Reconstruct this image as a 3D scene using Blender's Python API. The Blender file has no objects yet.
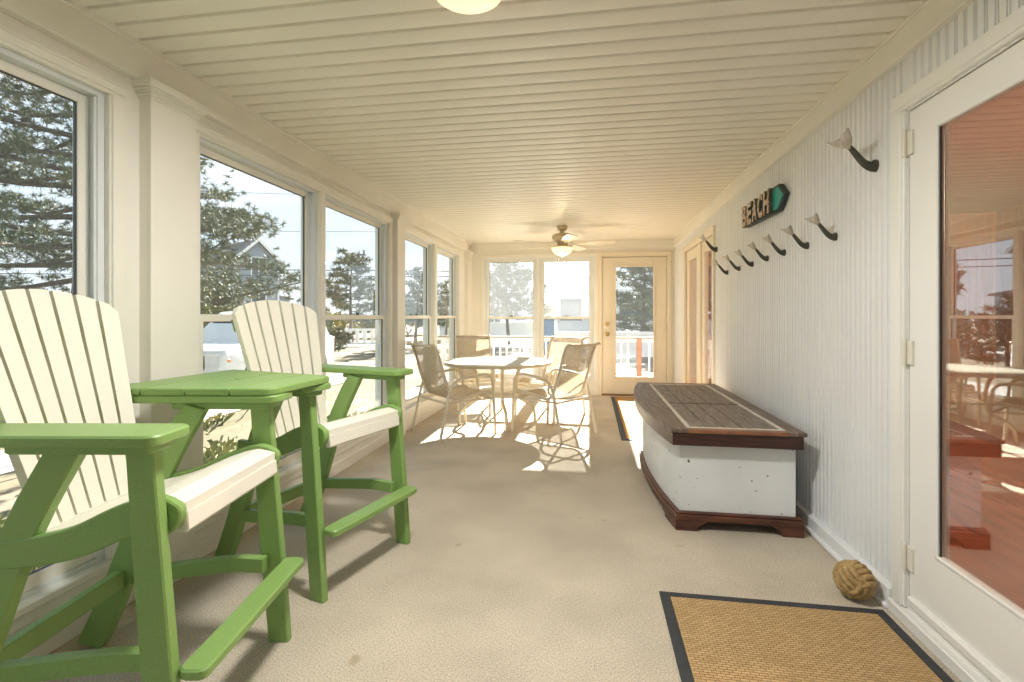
import bpy, bmesh, math, random
from mathutils import Vector, Matrix, noise as mnoise

sc = bpy.context.scene
# ------------------------------------------------------------------ camera
CAM_F, CAM_CX, CAM_VX, CAM_HY, CAM_H = 495.5, 512.0, 590.4, 316.3, 1.15
YAW = math.atan((CAM_VX - CAM_CX) / CAM_F)
cam_d = bpy.data.cameras.new('camera')
cam_d.sensor_width = 36.0
cam_d.lens = CAM_F / 1024 * 36.0
cam_d.shift_y = -(341.0 - CAM_HY) / 1024
cam_d.clip_start = 0.02
cam_d.clip_end = 500
cam = bpy.data.objects.new('camera', cam_d)
sc.collection.objects.link(cam)
cam.location = (0, 0, CAM_H)
cam.rotation_euler = (math.radians(90), 0, YAW)
sc.camera = cam

# ------------------------------------------------------------------ sky, sun, exposure
SUN_EL = 27.9
SKY = 0.53
world = bpy.data.worlds.new('sky')
sc.world = world
world.use_nodes = True
wn = world.node_tree
wn.nodes.clear()
w_out = wn.nodes.new('ShaderNodeOutputWorld')
w_bg = wn.nodes.new('ShaderNodeBackground')
w_tc = wn.nodes.new('ShaderNodeTexCoord')
w_sep = wn.nodes.new('ShaderNodeSeparateXYZ')
w_ramp = wn.nodes.new('ShaderNodeValToRGB')          # clear winter sky, paler towards the horizon
w_ramp.color_ramp.elements[0].position = 0.0
w_ramp.color_ramp.elements[0].color = (0.86, 0.95, 1.0, 1)
w_ramp.color_ramp.elements[1].position = 0.75
w_ramp.color_ramp.elements[1].color = (0.50, 0.72, 1.0, 1)
w_ns = wn.nodes.new('ShaderNodeTexNoise')            # thin high cloud
w_ns.inputs['Scale'].default_value = 2.6
w_ns.inputs['Detail'].default_value = 6.0
w_cr = wn.nodes.new('ShaderNodeValToRGB')
w_cr.color_ramp.elements[0].position = 0.50
w_cr.color_ramp.elements[1].position = 0.72
w_mp = wn.nodes.new('ShaderNodeMapping')
w_mp.inputs['Scale'].default_value = (1, 1, 3.2)
w_mix = wn.nodes.new('ShaderNodeMixRGB')
w_mix.inputs[2].default_value = (1.08, 1.10, 1.12, 1)
wn.links.new(w_tc.outputs['Generated'], w_sep.inputs[0])
wn.links.new(w_sep.outputs['Z'], w_ramp.inputs['Fac'])
wn.links.new(w_tc.outputs['Generated'], w_mp.inputs['Vector'])
wn.links.new(w_mp.outputs['Vector'], w_ns.inputs['Vector'])
wn.links.new(w_ns.outputs['Fac'], w_cr.inputs['Fac'])
wn.links.new(w_cr.outputs['Color'], w_mix.inputs[0])
wn.links.new(w_ramp.outputs['Color'], w_mix.inputs[1])
wn.links.new(w_mix.outputs['Color'], w_bg.inputs['Color'])
w_bg.inputs['Strength'].default_value = SKY
wn.links.new(w_bg.outputs['Background'], w_out.inputs['Surface'])

sun_d = bpy.data.lights.new('sun', 'SUN')
sun_d.energy = 18.0
sun_d.angle = math.radians(0.6)
sun_d.color = (1.0, 0.95, 0.87)
sun = bpy.data.objects.new('sun', sun_d)
sc.collection.objects.link(sun)
sun.rotation_euler = (-math.radians(90 - SUN_EL), 0, 0)
sun.location = (0, 30, 20)

DOME_W = 17.0         # watts of the ceiling domes
FAN_W = 2.0
vs = sc.view_settings
vs.view_transform = 'Standard'
vs.look = 'None'
vs.gamma = 1.0
vs.use_curve_mapping = False
vs.exposure = 1.30
sc.cycles.use_denoising = True
sc.cycles.max_bounces = 12
sc.cycles.diffuse_bounces = 6
sc.cycles.glossy_bounces = 4
sc.cycles.transmission_bounces = 6
sc.cycles.transparent_max_bounces = 32
sc.cycles.sample_clamp_indirect = 8.0
sc.cycles.caustics_reflective = False
sc.cycles.caustics_refractive = False

R = random.Random(7)
rad = math.radians

# ------------------------------------------------------------------ materials
MATS = {}

def nd(nt, kind, **kw):
    n = nt.nodes.new(kind)
    for k, v in kw.items():
        if hasattr(n, k):
            setattr(n, k, v)
        else:
            n.inputs[k].default_value = v
    return n

def ramp(nt, src, stops):
    r = nt.nodes.new('ShaderNodeValToRGB')
    e = r.color_ramp.elements
    while len(e) < len(stops):
        e.new(0.5)
    for el, (p, c) in zip(e, stops):
        el.position = p
        el.color = (c[0], c[1], c[2], 1) if not isinstance(c, float) else (c, c, c, 1)
    nt.links.new(src, r.inputs['Fac'])
    return r.outputs['Color']

def mapped(nt, scale=(1, 1, 1), rot=(0, 0, 0)):
    tc = nt.nodes.new('ShaderNodeTexCoord')
    mp = nt.nodes.new('ShaderNodeMapping')
    mp.inputs['Scale'].default_value = scale
    mp.inputs['Rotation'].default_value = rot
    nt.links.new(tc.outputs['Object'], mp.inputs['Vector'])
    return mp.outputs['Vector']

def mat(name, color, rough=0.5, metal=0.0, var=0.0, vscale=8.0, bump=0.0, bscale=60.0, spec=0.5,
        stretch=(1, 1, 1), emit=None, estr=0.0, stops=None, detail=4.0):
    m = bpy.data.materials.new(name)
    m.use_nodes = True
    nt = m.node_tree
    b = nt.nodes['Principled BSDF']
    b.inputs['Base Color'].default_value = (*color, 1)
    b.inputs['Roughness'].default_value = rough
    b.inputs['Metallic'].default_value = metal
    b.inputs['Specular IOR Level'].default_value = spec
    if var > 0 or stops:
        v = mapped(nt, stretch)
        n = nd(nt, 'ShaderNodeTexNoise', Scale=vscale, Detail=detail)
        nt.links.new(v, n.inputs['Vector'])
        if stops is None:
            lo = tuple(max(0, c * (1 - var)) for c in color)
            hi = tuple(min(1, c * (1 + var)) for c in color)
            stops = [(0.3, lo), (0.7, hi)]
        nt.links.new(ramp(nt, n.outputs['Fac'], stops), b.inputs['Base Color'])
    if bump > 0:
        v = mapped(nt, stretch)
        n = nd(nt, 'ShaderNodeTexNoise', Scale=bscale, Detail=3.0)
        nt.links.new(v, n.inputs['Vector'])
        bp = nd(nt, 'ShaderNodeBump', Strength=bump, Distance=0.004)
        nt.links.new(n.outputs['Fac'], bp.inputs['Height'])
        nt.links.new(bp.outputs['Normal'], b.inputs['Normal'])
    if emit:
        b.inputs['Emission Color'].default_value = (*emit, 1)
        b.inputs['Emission Strength'].default_value = estr
    MATS[name] = m
    return m

mat('white_trim', (0.80, 0.775, 0.705), 0.38, var=0.03, vscale=3)
mat('white_wall', (0.79, 0.80, 0.805), 0.45, var=0.03, vscale=2)
mat('ceiling_vinyl', (0.83, 0.805, 0.73), 0.42, var=0.02, vscale=2)
mat('door_paint', (0.79, 0.785, 0.745), 0.35)
mat('door_cream', (0.78, 0.71, 0.58), 0.35)
mat('vinyl_frame', (0.70, 0.73, 0.74), 0.35)
mat('dark_gasket', (0.05, 0.055, 0.06), 0.5)
mat('green_lumber', (0.215, 0.355, 0.10), 0.42, var=0.10, vscale=260, bump=0.12, bscale=300)
mat('white_lumber', (0.80, 0.77, 0.67), 0.42, var=0.03, vscale=200, bump=0.08, bscale=300)
mat('tan_metal', (0.64, 0.56, 0.43), 0.35)
mat('brass', (0.72, 0.50, 0.18), 0.25, metal=1.0)
mat('hinge_paint', (0.72, 0.69, 0.60), 0.35)
mat('steel', (0.55, 0.55, 0.53), 0.3, metal=1.0)
mat('fan_body', (0.62, 0.52, 0.36), 0.35)
mat('fan_blade', (0.70, 0.64, 0.52), 0.4, var=0.12, vscale=20, stretch=(1, 12, 12))
mat('hook_dark', (0.055, 0.055, 0.04), 0.45, var=0.3, vscale=40)
mat('hook_fluke', (0.42, 0.38, 0.33), 0.45, var=0.25, vscale=30)
mat('sign_board', (0.035, 0.055, 0.055), 0.6, var=0.2, vscale=20)
mat('sign_edge', (0.10, 0.095, 0.075), 0.7, var=0.3, vscale=40)
mat('sign_teal', (0.02, 0.33, 0.27), 0.5, var=0.12, vscale=20)
mat('rope', (0.42, 0.28, 0.12), 0.85, var=0.25, vscale=50, bump=0.5, bscale=160)
mat('mat_border', (0.035, 0.038, 0.042), 0.7, var=0.15, vscale=30)
mat('foundation', (0.45, 0.44, 0.42), 0.8)
mat('red_wood_floor', (0.25, 0.065, 0.025), 0.22, stops=[(0.3, (0.15, 0.035, 0.014)), (0.7, (0.33, 0.10, 0.04))], vscale=3, stretch=(6, 0.6, 1))
mat('inner_wood', (0.34, 0.13, 0.06), 0.6, var=0.25, vscale=4, stretch=(6, 6, .5))
mat('white_siding', (0.85, 0.85, 0.83), 0.6)
mat('pale_blue_siding', (0.62, 0.72, 0.80), 0.6)
mat('shed_blue', (0.18, 0.27, 0.38), 0.6)
mat('grey_siding', (0.30, 0.36, 0.42), 0.7, var=0.08, vscale=3, stretch=(4, 4, 1))
mat('roof_shingle', (0.16, 0.15, 0.15), 0.85, var=0.2, vscale=20)
mat('house_glass', (0.10, 0.13, 0.16), 0.1)
mat('bark', (0.12, 0.10, 0.085), 0.9, var=0.3, vscale=15, bump=0.6, bscale=20)
mat('pine_needles', (0.16, 0.20, 0.10), 0.7, stops=[(0.30, (0.06, 0.082, 0.05)), (0.5, (0.125, 0.148, 0.085)), (0.72, (0.20, 0.215, 0.125))], vscale=0.9)
mat('yellow_leaves', (0.40, 0.36, 0.10), 0.7, stops=[(0.3, (0.11, 0.12, 0.045)), (0.7, (0.36, 0.31, 0.09))], vscale=1.2)
mat('olive_leaves', (0.24, 0.26, 0.11), 0.7, stops=[(0.3, (0.08, 0.10, 0.045)), (0.7, (0.25, 0.24, 0.10))], vscale=1.0)
mat('dark_leaves', (0.10, 0.12, 0.07), 0.8, var=0.3, vscale=1.5)
mat('weed_green', (0.34, 0.38, 0.13), 0.8, stops=[(0.3, (0.11, 0.14, 0.045)), (0.7, (0.28, 0.27, 0.11))], vscale=2)
mat('deck_board', (0.26, 0.17, 0.10), 0.7, var=0.2, vscale=6, stretch=(1, 8, 1))
mat('brown_post', (0.30, 0.14, 0.06), 0.6)
mat('white_vinyl', (0.88, 0.88, 0.86), 0.4)
mat('cable', (0.06, 0.06, 0.07), 0.6)
mat('pole_wood', (0.20, 0.16, 0.12), 0.85, var=0.2, vscale=6)
mat('car_white', (0.86, 0.87, 0.88), 0.2)
mat('car_dark', (0.03, 0.03, 0.035), 0.4)
mat('car_glass', (0.10, 0.13, 0.14), 0.05)
mat('tyre', (0.03, 0.03, 0.03), 0.85)
mat('chrome', (0.75, 0.75, 0.76), 0.12, metal=1.0)
mat('headlamp', (0.80, 0.82, 0.85), 0.1)
mat('amber', (0.80, 0.25, 0.03), 0.3)
mat('vent_plate', (0.60, 0.55, 0.44), 0.4)
mat('lamp_bowl', (0.9, 0.80, 0.58), 0.35, emit=(1.0, 0.72, 0.36), estr=0.55)
mat('dome_bowl', (0.9, 0.82, 0.66), 0.35, emit=(1.0, 0.68, 0.40), estr=0.45)
mat('chest_panel', (0.2, 0.17, 0.15), 0.55, stops=[(0.25, (0.075, 0.055, 0.045)), (0.5, (0.19, 0.15, 0.125)), (0.75, (0.36, 0.31, 0.27))], vscale=9, stretch=(14, 0.8, 1), bump=0.3, bscale=40)
mat('chest_frame', (0.16, 0.11, 0.08), 0.45, stops=[(0.25, (0.055, 0.035, 0.028)), (0.55, (0.15, 0.105, 0.08)), (0.8, (0.30, 0.24, 0.20))], vscale=8, stretch=(10, 0.8, 1), bump=0.25, bscale=40)
mat('chest_edge', (0.06, 0.025, 0.018), 0.35, stops=[(0.3, (0.016, 0.008, 0.007)), (0.7, (0.075, 0.026, 0.018))], vscale=8, stretch=(1, 0.5, 10), bump=0.2, bscale=40)
mat('chest_red', (0.10, 0.04, 0.025), 0.4, stops=[(0.3, (0.045, 0.016, 0.011)), (0.7, (0.15, 0.052, 0.028))], vscale=8, stretch=(1, 6, 6))
mat('chest_orange', (0.24, 0.10, 0.05), 0.4, stops=[(0.3, (0.14, 0.055, 0.03)), (0.7, (0.32, 0.14, 0.065))], vscale=8, stretch=(1, 6, 6))
mat('inlay_pale', (0.60, 0.56, 0.49), 0.5, var=0.2, vscale=30)

def special_materials():
    # --- glass: clear pane, mirror-like at grazing angles, a little dusty
    def glass(name, base, haze, tint=(0.97, 0.985, 0.98)):
        m = bpy.data.materials.new(name); m.use_nodes = True
        nt = m.node_tree; nt.nodes.clear()
        out = nd(nt, 'ShaderNodeOutputMaterial')
        tr = nd(nt, 'ShaderNodeBsdfTransparent'); tr.inputs['Color'].default_value = (*tint, 1)
        gl = nd(nt, 'ShaderNodeBsdfGlossy'); gl.inputs['Roughness'].default_value = 0.0
        gl.inputs['Color'].default_value = (0.95, 0.96, 0.96, 1)
        lw = nd(nt, 'ShaderNodeLayerWeight')
        pw = nd(nt, 'ShaderNodeMath', operation='POWER'); pw.inputs[1].default_value = 5.0
        ma = nd(nt, 'ShaderNodeMath', operation='MULTIPLY_ADD'); ma.inputs[1].default_value = 0.7 * (1 - base); ma.inputs[2].default_value = base
        nt.links.new(lw.outputs['Facing'], pw.inputs[0]); nt.links.new(pw.outputs[0], ma.inputs[0])
        mx = nd(nt, 'ShaderNodeMixShader')
        nt.links.new(ma.outputs[0], mx.inputs[0]); nt.links.new(tr.outputs[0], mx.inputs[1]); nt.links.new(gl.outputs[0], mx.inputs[2])
        df = nd(nt, 'ShaderNodeBsdfTranslucent'); df.inputs['Color'].default_value = (0.9, 0.92, 0.93, 1)
        mh = nd(nt, 'ShaderNodeMixShader'); mh.inputs[0].default_value = haze
        nt.links.new(mx.outputs[0], mh.inputs[1]); nt.links.new(df.outputs[0], mh.inputs[2])
        nt.links.new(mh.outputs[0], out.inputs['Surface'])
        MATS[name] = m
    glass('glass_clear', 0.03, 0.006)
    glass('glass_inner', 0.05, 0.004, (0.92, 0.93, 0.92))
    glass('glass_hazy', 0.03, 0.026)
    glass('glass_door', 0.22, 0.004, (0.92, 0.93, 0.92))
    # --- carpet: short flecked beige pile with a few faint stains
    m = mat('carpet', (0.46, 0.38, 0.27), 0.95, spec=0.1)
    nt = m.node_tree; b = nt.nodes['Principled BSDF']
    v = mapped(nt)
    n1 = nd(nt, 'ShaderNodeTexNoise', Scale=190.0, Detail=3.0); nt.links.new(v, n1.inputs['Vector'])
    n2 = nd(nt, 'ShaderNodeTexNoise', Scale=2.2, Detail=5.0); nt.links.new(v, n2.inputs['Vector'])
    n3 = nd(nt, 'ShaderNodeTexNoise', Scale=5.5, Detail=2.0); nt.links.new(v, n3.inputs['Vector'])
    c1 = ramp(nt, n1.outputs['Fac'], [(0.25, (0.33, 0.28, 0.205)), (0.5, (0.58, 0.505, 0.395)), (0.75, (0.76, 0.69, 0.58))])
    c2 = ramp(nt, n2.outputs['Fac'], [(0.32, (0.80, 0.80, 0.80)), (0.62, (1.0, 1.0, 1.0))])
    c3 = ramp(nt, n3.outputs['Fac'], [(0.70, (1, 1, 1)), (0.76, (0.72, 0.63, 0.50))])
    x1 = nd(nt, 'ShaderNodeMixRGB', blend_type='MULTIPLY'); x1.inputs[0].default_value = 1
    x2 = nd(nt, 'ShaderNodeMixRGB', blend_type='MULTIPLY'); x2.inputs[0].default_value = 0.8
    nt.links.new(c1, x1.inputs[1]); nt.links.new(c2, x1.inputs[2])
    nt.links.new(x1.outputs[0], x2.inputs[1]); nt.links.new(c3, x2.inputs[2])
    nt.links.new(x2.outputs[0], b.inputs['Base Color'])
    bp = nd(nt, 'ShaderNodeBump', Strength=0.5, Distance=0.004)
    nt.links.new(n1.outputs['Fac'], bp.inputs['Height']); nt.links.new(bp.outputs['Normal'], b.inputs['Normal'])
    # --- woven sisal for the door mats
    def woven(name, a, c, s):
        m = mat(name, a, 0.85, spec=0.1)
        nt = m.node_tree; b = nt.nodes['Principled BSDF']
        v = mapped(nt)
        br = nd(nt, 'ShaderNodeTexBrick', Scale=s)
        br.inputs['Color1'].default_value = (*a, 1); br.inputs['Color2'].default_value = (a[0] * .82, a[1] * .8, a[2] * .75, 1)
        br.inputs['Mortar'].default_value = (*c, 1); br.inputs['Mortar Size'].default_value = 0.030
        br.inputs['Brick Width'].default_value = 0.80; br.inputs['Row Height'].default_value = 0.34
        br.inputs['Mortar Smooth'].default_value = 0.6
        nt.links.new(v, br.inputs['Vector'])
        nt.links.new(br.outputs['Color'], b.inputs['Base Color'])
        bp = nd(nt, 'ShaderNodeBump', Strength=0.8, Distance=0.004, invert=True)
        nt.links.new(br.outputs['Fac'], bp.inputs['Height']); nt.links.new(bp.outputs['Normal'], b.inputs['Normal'])
    woven('sisal', (0.54, 0.37, 0.185), (0.17, 0.105, 0.045), 30.0)
    woven('sisal_orange', (0.58, 0.33, 0.12), (0.22, 0.12, 0.05), 30.0)
    # --- obscured glass of the table top: frosted, lets much of the light through
    m = bpy.data.materials.new('table_glass'); m.use_nodes = True
    nt = m.node_tree; b = nt.nodes['Principled BSDF']; out = nt.nodes['Material Output']
    b.inputs['Base Color'].default_value = (0.86, 0.86, 0.83, 1); b.inputs['Roughness'].default_value = 0.22
    tl = nd(nt, 'ShaderNodeBsdfTranslucent'); tl.inputs['Color'].default_value = (0.9, 0.9, 0.87, 1)
    tr = nd(nt, 'ShaderNodeBsdfTransparent'); tr.inputs['Color'].default_value = (0.95, 0.96, 0.94, 1)
    m1 = nd(nt, 'ShaderNodeMixShader'); m1.inputs[0].default_value = 0.40
    m2 = nd(nt, 'ShaderNodeMixShader'); m2.inputs[0].default_value = 0.60
    nt.links.new(b.outputs[0], m1.inputs[1]); nt.links.new(tl.outputs[0], m1.inputs[2])
    nt.links.new(m1.outputs[0], m2.inputs[1]); nt.links.new(tr.outputs[0], m2.inputs[2])
    nt.links.new(m2.outputs[0], out.inputs['Surface'])
    MATS['table_glass'] = m
    # --- open-weave sling fabric
    m = bpy.data.materials.new('sling_fabric'); m.use_nodes = True
    nt = m.node_tree; b = nt.nodes['Principled BSDF']; out = nt.nodes['Material Output']
    v = mapped(nt)
    n1 = nd(nt, 'ShaderNodeTexNoise', Scale=70.0, Detail=2.0); nt.links.new(v, n1.inputs['Vector'])
    nt.links.new(ramp(nt, n1.outputs['Fac'], [(0.3, (0.36, 0.30, 0.21)), (0.7, (0.62, 0.55, 0.43))]), b.inputs['Base Color'])
    b.inputs['Roughness'].default_value = 0.8
    tl = nd(nt, 'ShaderNodeBsdfTranslucent'); tl.inputs['Color'].default_value = (0.62, 0.54, 0.42, 1)
    m1 = nd(nt, 'ShaderNodeMixShader'); m1.inputs[0].default_value = 0.30
    nt.links.new(b.outputs[0], m1.inputs[1]); nt.links.new(tl.outputs[0], m1.inputs[2])
    tr = nd(nt, 'ShaderNodeBsdfTransparent')
    m2 = nd(nt, 'ShaderNodeMixShader')
    m2.inputs[0].default_value = 0.40
    nt.links.new(m1.outputs[0], m2.inputs[1]); nt.links.new(tr.outputs[0], m2.inputs[2])
    nt.links.new(m2.outputs[0], out.inputs['Surface'])
    MATS['sling_fabric'] = m
    # --- shell crust on the letters of the sign
    m = mat('shell_crust', (0.5, 0.38, 0.27), 0.6)
    nt = m.node_tree; b = nt.nodes['Principled BSDF']
    v = mapped(nt)
    vo = nd(nt, 'ShaderNodeTexVoronoi', Scale=85.0); nt.links.new(v, vo.inputs['Vector'])
    sp = nd(nt, 'ShaderNodeSeparateColor'); nt.links.new(vo.outputs['Color'], sp.inputs[0])
    nt.links.new(ramp(nt, sp.outputs[0], [(0.0, (0.22, 0.11, 0.07)), (0.2, (0.44, 0.30, 0.20)), (0.5, (0.58, 0.45, 0.33)), (0.8, (0.74, 0.64, 0.52)), (1.0, (0.40, 0.20, 0.12))]), b.inputs['Base Color'])
    bp = nd(nt, 'ShaderNodeBump', Strength=1.0, Distance=0.006, invert=True)
    nt.links.new(vo.outputs['Distance'], bp.inputs['Height']); nt.links.new(bp.outputs['Normal'], b.inputs['Normal'])
    # --- chipped white paint on the chest
    m = mat('chipped_white', (0.74, 0.74, 0.70), 0.5)
    nt = m.node_tree; b = nt.nodes['Principled BSDF']
    v = mapped(nt)
    n1 = nd(nt, 'ShaderNodeTexNoise', Scale=34.0, Detail=4.0); nt.links.new(v, n1.inputs['Vector'])
    n2 = nd(nt, 'ShaderNodeTexNoise', Scale=3.0, Detail=4.0); nt.links.new(v, n2.inputs['Vector'])
    chip = ramp(nt, n1.outputs['Fac'], [(0.290, 1.0), (0.306, 0.0)])
    base = ramp(nt, n2.outputs['Fac'], [(0.3, (0.64, 0.66, 0.66)), (0.7, (0.77, 0.785, 0.785))])
    x = nd(nt, 'ShaderNodeMixRGB'); nt.links.new(chip, x.inputs[0]); nt.links.new(base, x.inputs[1]); x.inputs[2].default_value = (0.13, 0.10, 0.08, 1)
    nt.links.new(x.outputs[0], b.inputs['Base Color'])
    # --- ground outside: pale dry grass and sand, a concrete drive strip and an asphalt road
    m = mat('dry_ground', (0.17, 0.14, 0.10), 0.95, spec=0.1)
    nt = m.node_tree; b = nt.nodes['Principled BSDF']
    v = mapped(nt)
    n1 = nd(nt, 'ShaderNodeTexNoise', Scale=0.5, Detail=6.0); nt.links.new(v, n1.inputs['Vector'])
    n2 = nd(nt, 'ShaderNodeTexNoise', Scale=14.0, Detail=4.0); nt.links.new(v, n2.inputs['Vector'])
    c1 = ramp(nt, n1.outputs['Fac'], [(0.35, (0.125, 0.110, 0.06)), (0.55, (0.175, 0.145, 0.10)), (0.7, (0.23, 0.20, 0.155))])
    c2 = ramp(nt, n2.outputs['Fac'], [(0.3, (0.72, 0.72, 0.72)), (0.7, (1, 1, 1))])
    x1 = nd(nt, 'ShaderNodeMixRGB', blend_type='MULTIPLY'); x1.inputs[0].default_value = 1
    nt.links.new(c1, x1.inputs[1]); nt.links.new(c2, x1.inputs[2]); nt.links.new(x1.outputs[0], b.inputs['Base Color'])
    mat('concrete_pale', (0.27, 0.26, 0.24), 0.9, var=0.08, vscale=2)

special_materials()

# ------------------------------------------------------------------ mesh builder
def smooth_path(pts, n=6, closed=False):
    P = [Vector(p) for p in pts]
    out = []
    N = len(P)
    segs = N if closed else N - 1
    for i in range(segs):
        p1, p2 = P[i], P[(i + 1) % N]
        p0 = P[i - 1] if (closed or i > 0) else p1 * 2 - p2
        p3 = P[(i + 2) % N] if (closed or i + 2 < N) else p2 * 2 - p1
        for k in range(n):
            t = k / n
            out.append(0.5 * ((2 * p1) + (p2 - p0) * t + (2 * p0 - 5 * p1 + 4 * p2 - p3) * t * t + (3 * p1 - p0 - 3 * p2 + p3) * t ** 3))
    if not closed:
        out.append(P[-1].copy())
    return out

class MB:
    def __init__(s):
        s.bm = bmesh.new()
        s.mats = []
        s.xf = None

    def _merge(s, tmp, mi=0):
        for f in tmp.faces:
            f.material_index = mi
        me = bpy.data.meshes.new('tmp')
        tmp.to_mesh(me); tmp.free()
        s.bm.from_mesh(me)
        bpy.data.meshes.remove(me)

    def box(s, x0, x1, y0, y1, z0, z1, bev=0.0, mi=0, mtx=None, seg=1):
        t = bmesh.new()
        bmesh.ops.create_cube(t, size=1)
        for v in t.verts:
            v.co = Vector((x0 + (v.co.x + .5) * (x1 - x0), y0 + (v.co.y + .5) * (y1 - y0), z0 + (v.co.z + .5) * (z1 - z0)))
        if bev > 0:
            bmesh.ops.bevel(t, geom=t.edges[:], offset=bev, segments=seg, affect='EDGES', profile=0.5)
        if mtx is not None:
            bmesh.ops.transform(t, matrix=mtx, verts=t.verts)
        bmesh.ops.recalc_face_normals(t, faces=t.faces)
        s._merge(t, mi)
        return s

    def prism(s, poly, a, b, axis='z', bev=0.0, mi=0, fn=None, seg=1):
        """extrude a 2-D outline; axis = direction of extrusion: z -> (x,y), y -> (x,z), x -> (y,z)"""
        t = bmesh.new()
        def pt(p, h):
            if axis == 'z': return Vector((p[0], p[1], h))
            if axis == 'y': return Vector((p[0], h, p[1]))
            return Vector((h, p[0], p[1]))
        va = [t.verts.new(pt(p, a)) for p in poly]
        vb = [t.verts.new(pt(p, b)) for p in poly]
        n = len(poly)
        t.faces.new(va[::-1]); t.faces.new(vb)
        for i in range(n):
            t.faces.new((va[i], va[(i + 1) % n], vb[(i + 1) % n], vb[i]))
        bmesh.ops.recalc_face_normals(t, faces=t.faces)
        if bev > 0:
            caps = set(va) | set(vb)
            ed = [e for e in t.edges if (e.verts[0] in va and e.verts[1] in va) or (e.verts[0] in vb and e.verts[1] in vb)]
            bmesh.ops.bevel(t, geom=ed, offset=bev, segments=seg, affect='EDGES', profile=0.5)
        if fn:
            for v in t.verts:
                v.co = Vector(fn(v.co))
            bmesh.ops.recalc_face_normals(t, faces=t.faces)
        s._merge(t, mi)
        return s

    def tube(s, pts, r, n=10, closed=False, mi=0, cap=True, flat=None, up=None):
        """r: number or list; flat=(a,b): elliptical section factors"""
        P = [Vector(p) for p in pts]
        N = len(P)
        rr = r if isinstance(r, (list, tuple)) else [r] * N
        t = bmesh.new()
        rings = []
        prev = None
        for i in range(N):
            if closed:
                d = (P[(i + 1) % N] - P[i - 1]).normalized()
            else:
                d = (P[min(i + 1, N - 1)] - P[max(i - 1, 0)]).normalized()
            if prev is None:
                u0 = Vector(up) if up else (Vector((0, 0, 1)) if abs(d.z) < 0.9 else Vector((1, 0, 0)))
                a = (u0 - d * u0.dot(d)).normalized()
            else:
                a = (prev - d * prev.dot(d)).normalized()
            prev = a
            b = d.cross(a)
            fa, fb = flat if flat else (1, 1)
            rings.append([t.verts.new(P[i] + a * math.cos(2 * math.pi * k / n) * rr[i] * fa + b * math.sin(2 * math.pi * k / n) * rr[i] * fb) for k in range(n)])
        for i in range(N if closed else N - 1):
            A, B = rings[i], rings[(i + 1) % N]
            for k in range(n):
                t.faces.new((A[k], A[(k + 1) % n], B[(k + 1) % n], B[k]))
        if cap and not closed:
            t.faces.new(rings[0][::-1]); t.faces.new(rings[-1])
        bmesh.ops.recalc_face_normals(t, faces=t.faces)
        s._merge(t, mi)
        return s

    def lathe(s, prof, c=(0, 0, 0), n=32, mi=0, axis='z'):
        """prof: (radius, height) from one end to the other"""
        t = bmesh.new()
        rings = []
        for (r, h) in prof:
            ring = []
            for k in range(n):
                a = 2 * math.pi * k / n
                q = (r * math.cos(a), r * math.sin(a), h)
                if axis == 'x': q = (h, q[0], q[1])
                if axis == 'y': q = (q[0], h, q[1])
                ring.append(t.verts.new(Vector(q) + Vector(c)))
            rings.append(ring)
        for A, B in zip(rings, rings[1:]):
            for k in range(n):
                t.faces.new((A[k], A[(k + 1) % n], B[(k + 1) % n], B[k]))
        t.faces.new(rings[0][::-1]); t.faces.new(rings[-1])
        bmesh.ops.remove_doubles(t, verts=t.verts, dist=1e-6)
        bmesh.ops.recalc_face_normals(t, faces=t.faces)
        s._merge(t, mi)
        return s

    def sheet(s, rows, thick, mi=0):
        """rows: grid of points; solid sheet of the given thickness"""
        t = bmesh.new()
        G = [[t.verts.new(Vector(p)) for p in row] for row in rows]
        for i in range(len(G) - 1):
            for j in range(len(G[0]) - 1):
                t.faces.new((G[i][j], G[i][j + 1], G[i + 1][j + 1], G[i + 1][j]))
        bmesh.ops.recalc_face_normals(t, faces=t.faces)
        bmesh.ops.solidify(t, geom=t.faces[:], thickness=thick)
        bmesh.ops.recalc_face_normals(t, faces=t.faces)
        s._merge(t, mi)
        return s

    def build(s, name, m, parent=None, ang=35, mtx=None):
        me = bpy.data.meshes.new(name)
        if mtx is not None:
            bmesh.ops.transform(s.bm, matrix=mtx, verts=s.bm.verts)
        s.bm.to_mesh(me); s.bm.free()
        for mm in (m if isinstance(m, (list, tuple)) else [m]):
            me.materials.append(MATS[mm])
        if len(me.polygons):
            me.polygons.foreach_set('use_smooth', [True] * len(me.polygons))
            me.set_sharp_from_angle(angle=rad(ang))
        o = bpy.data.objects.new(name, me)
        sc.collection.objects.link(o)
        if parent is not None:
            o.parent = parent
        return o

def raw_mesh(name, verts, faces, m, parent=None):
    me = bpy.data.meshes.new(name)
    me.from_pydata(verts, [], faces)
    me.update()
    me.materials.append(MATS[m])
    o = bpy.data.objects.new(name, me)
    sc.collection.objects.link(o)
    if parent is not None:
        o.parent = parent
    return o

def empty(name, loc=(0, 0, 0), rz=0.0):
    o = bpy.data.objects.new(name, None)
    o.empty_display_size = 0.1
    sc.collection.objects.link(o)
    o.location = loc
    o.rotation_euler = (0, 0, rz)
    return o

def tag(o, label, cat, group=None, kind=None):
    o['label'] = label
    o['category'] = cat
    if group: o['group'] = group
    if kind: o['kind'] = kind
    return o

def struct(o, label=None):
    o['kind'] = 'structure'
    if label: o['label'] = label
    return o

def copy_tree(o, parent=None):
    c = o.copy()
    sc.collection.objects.link(c)
    if parent is not None:
        c.parent = parent
        c.matrix_parent_inverse = o.matrix_parent_inverse.copy()
    for ch in list(o.children):
        copy_tree(ch, c)
    return c

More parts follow.
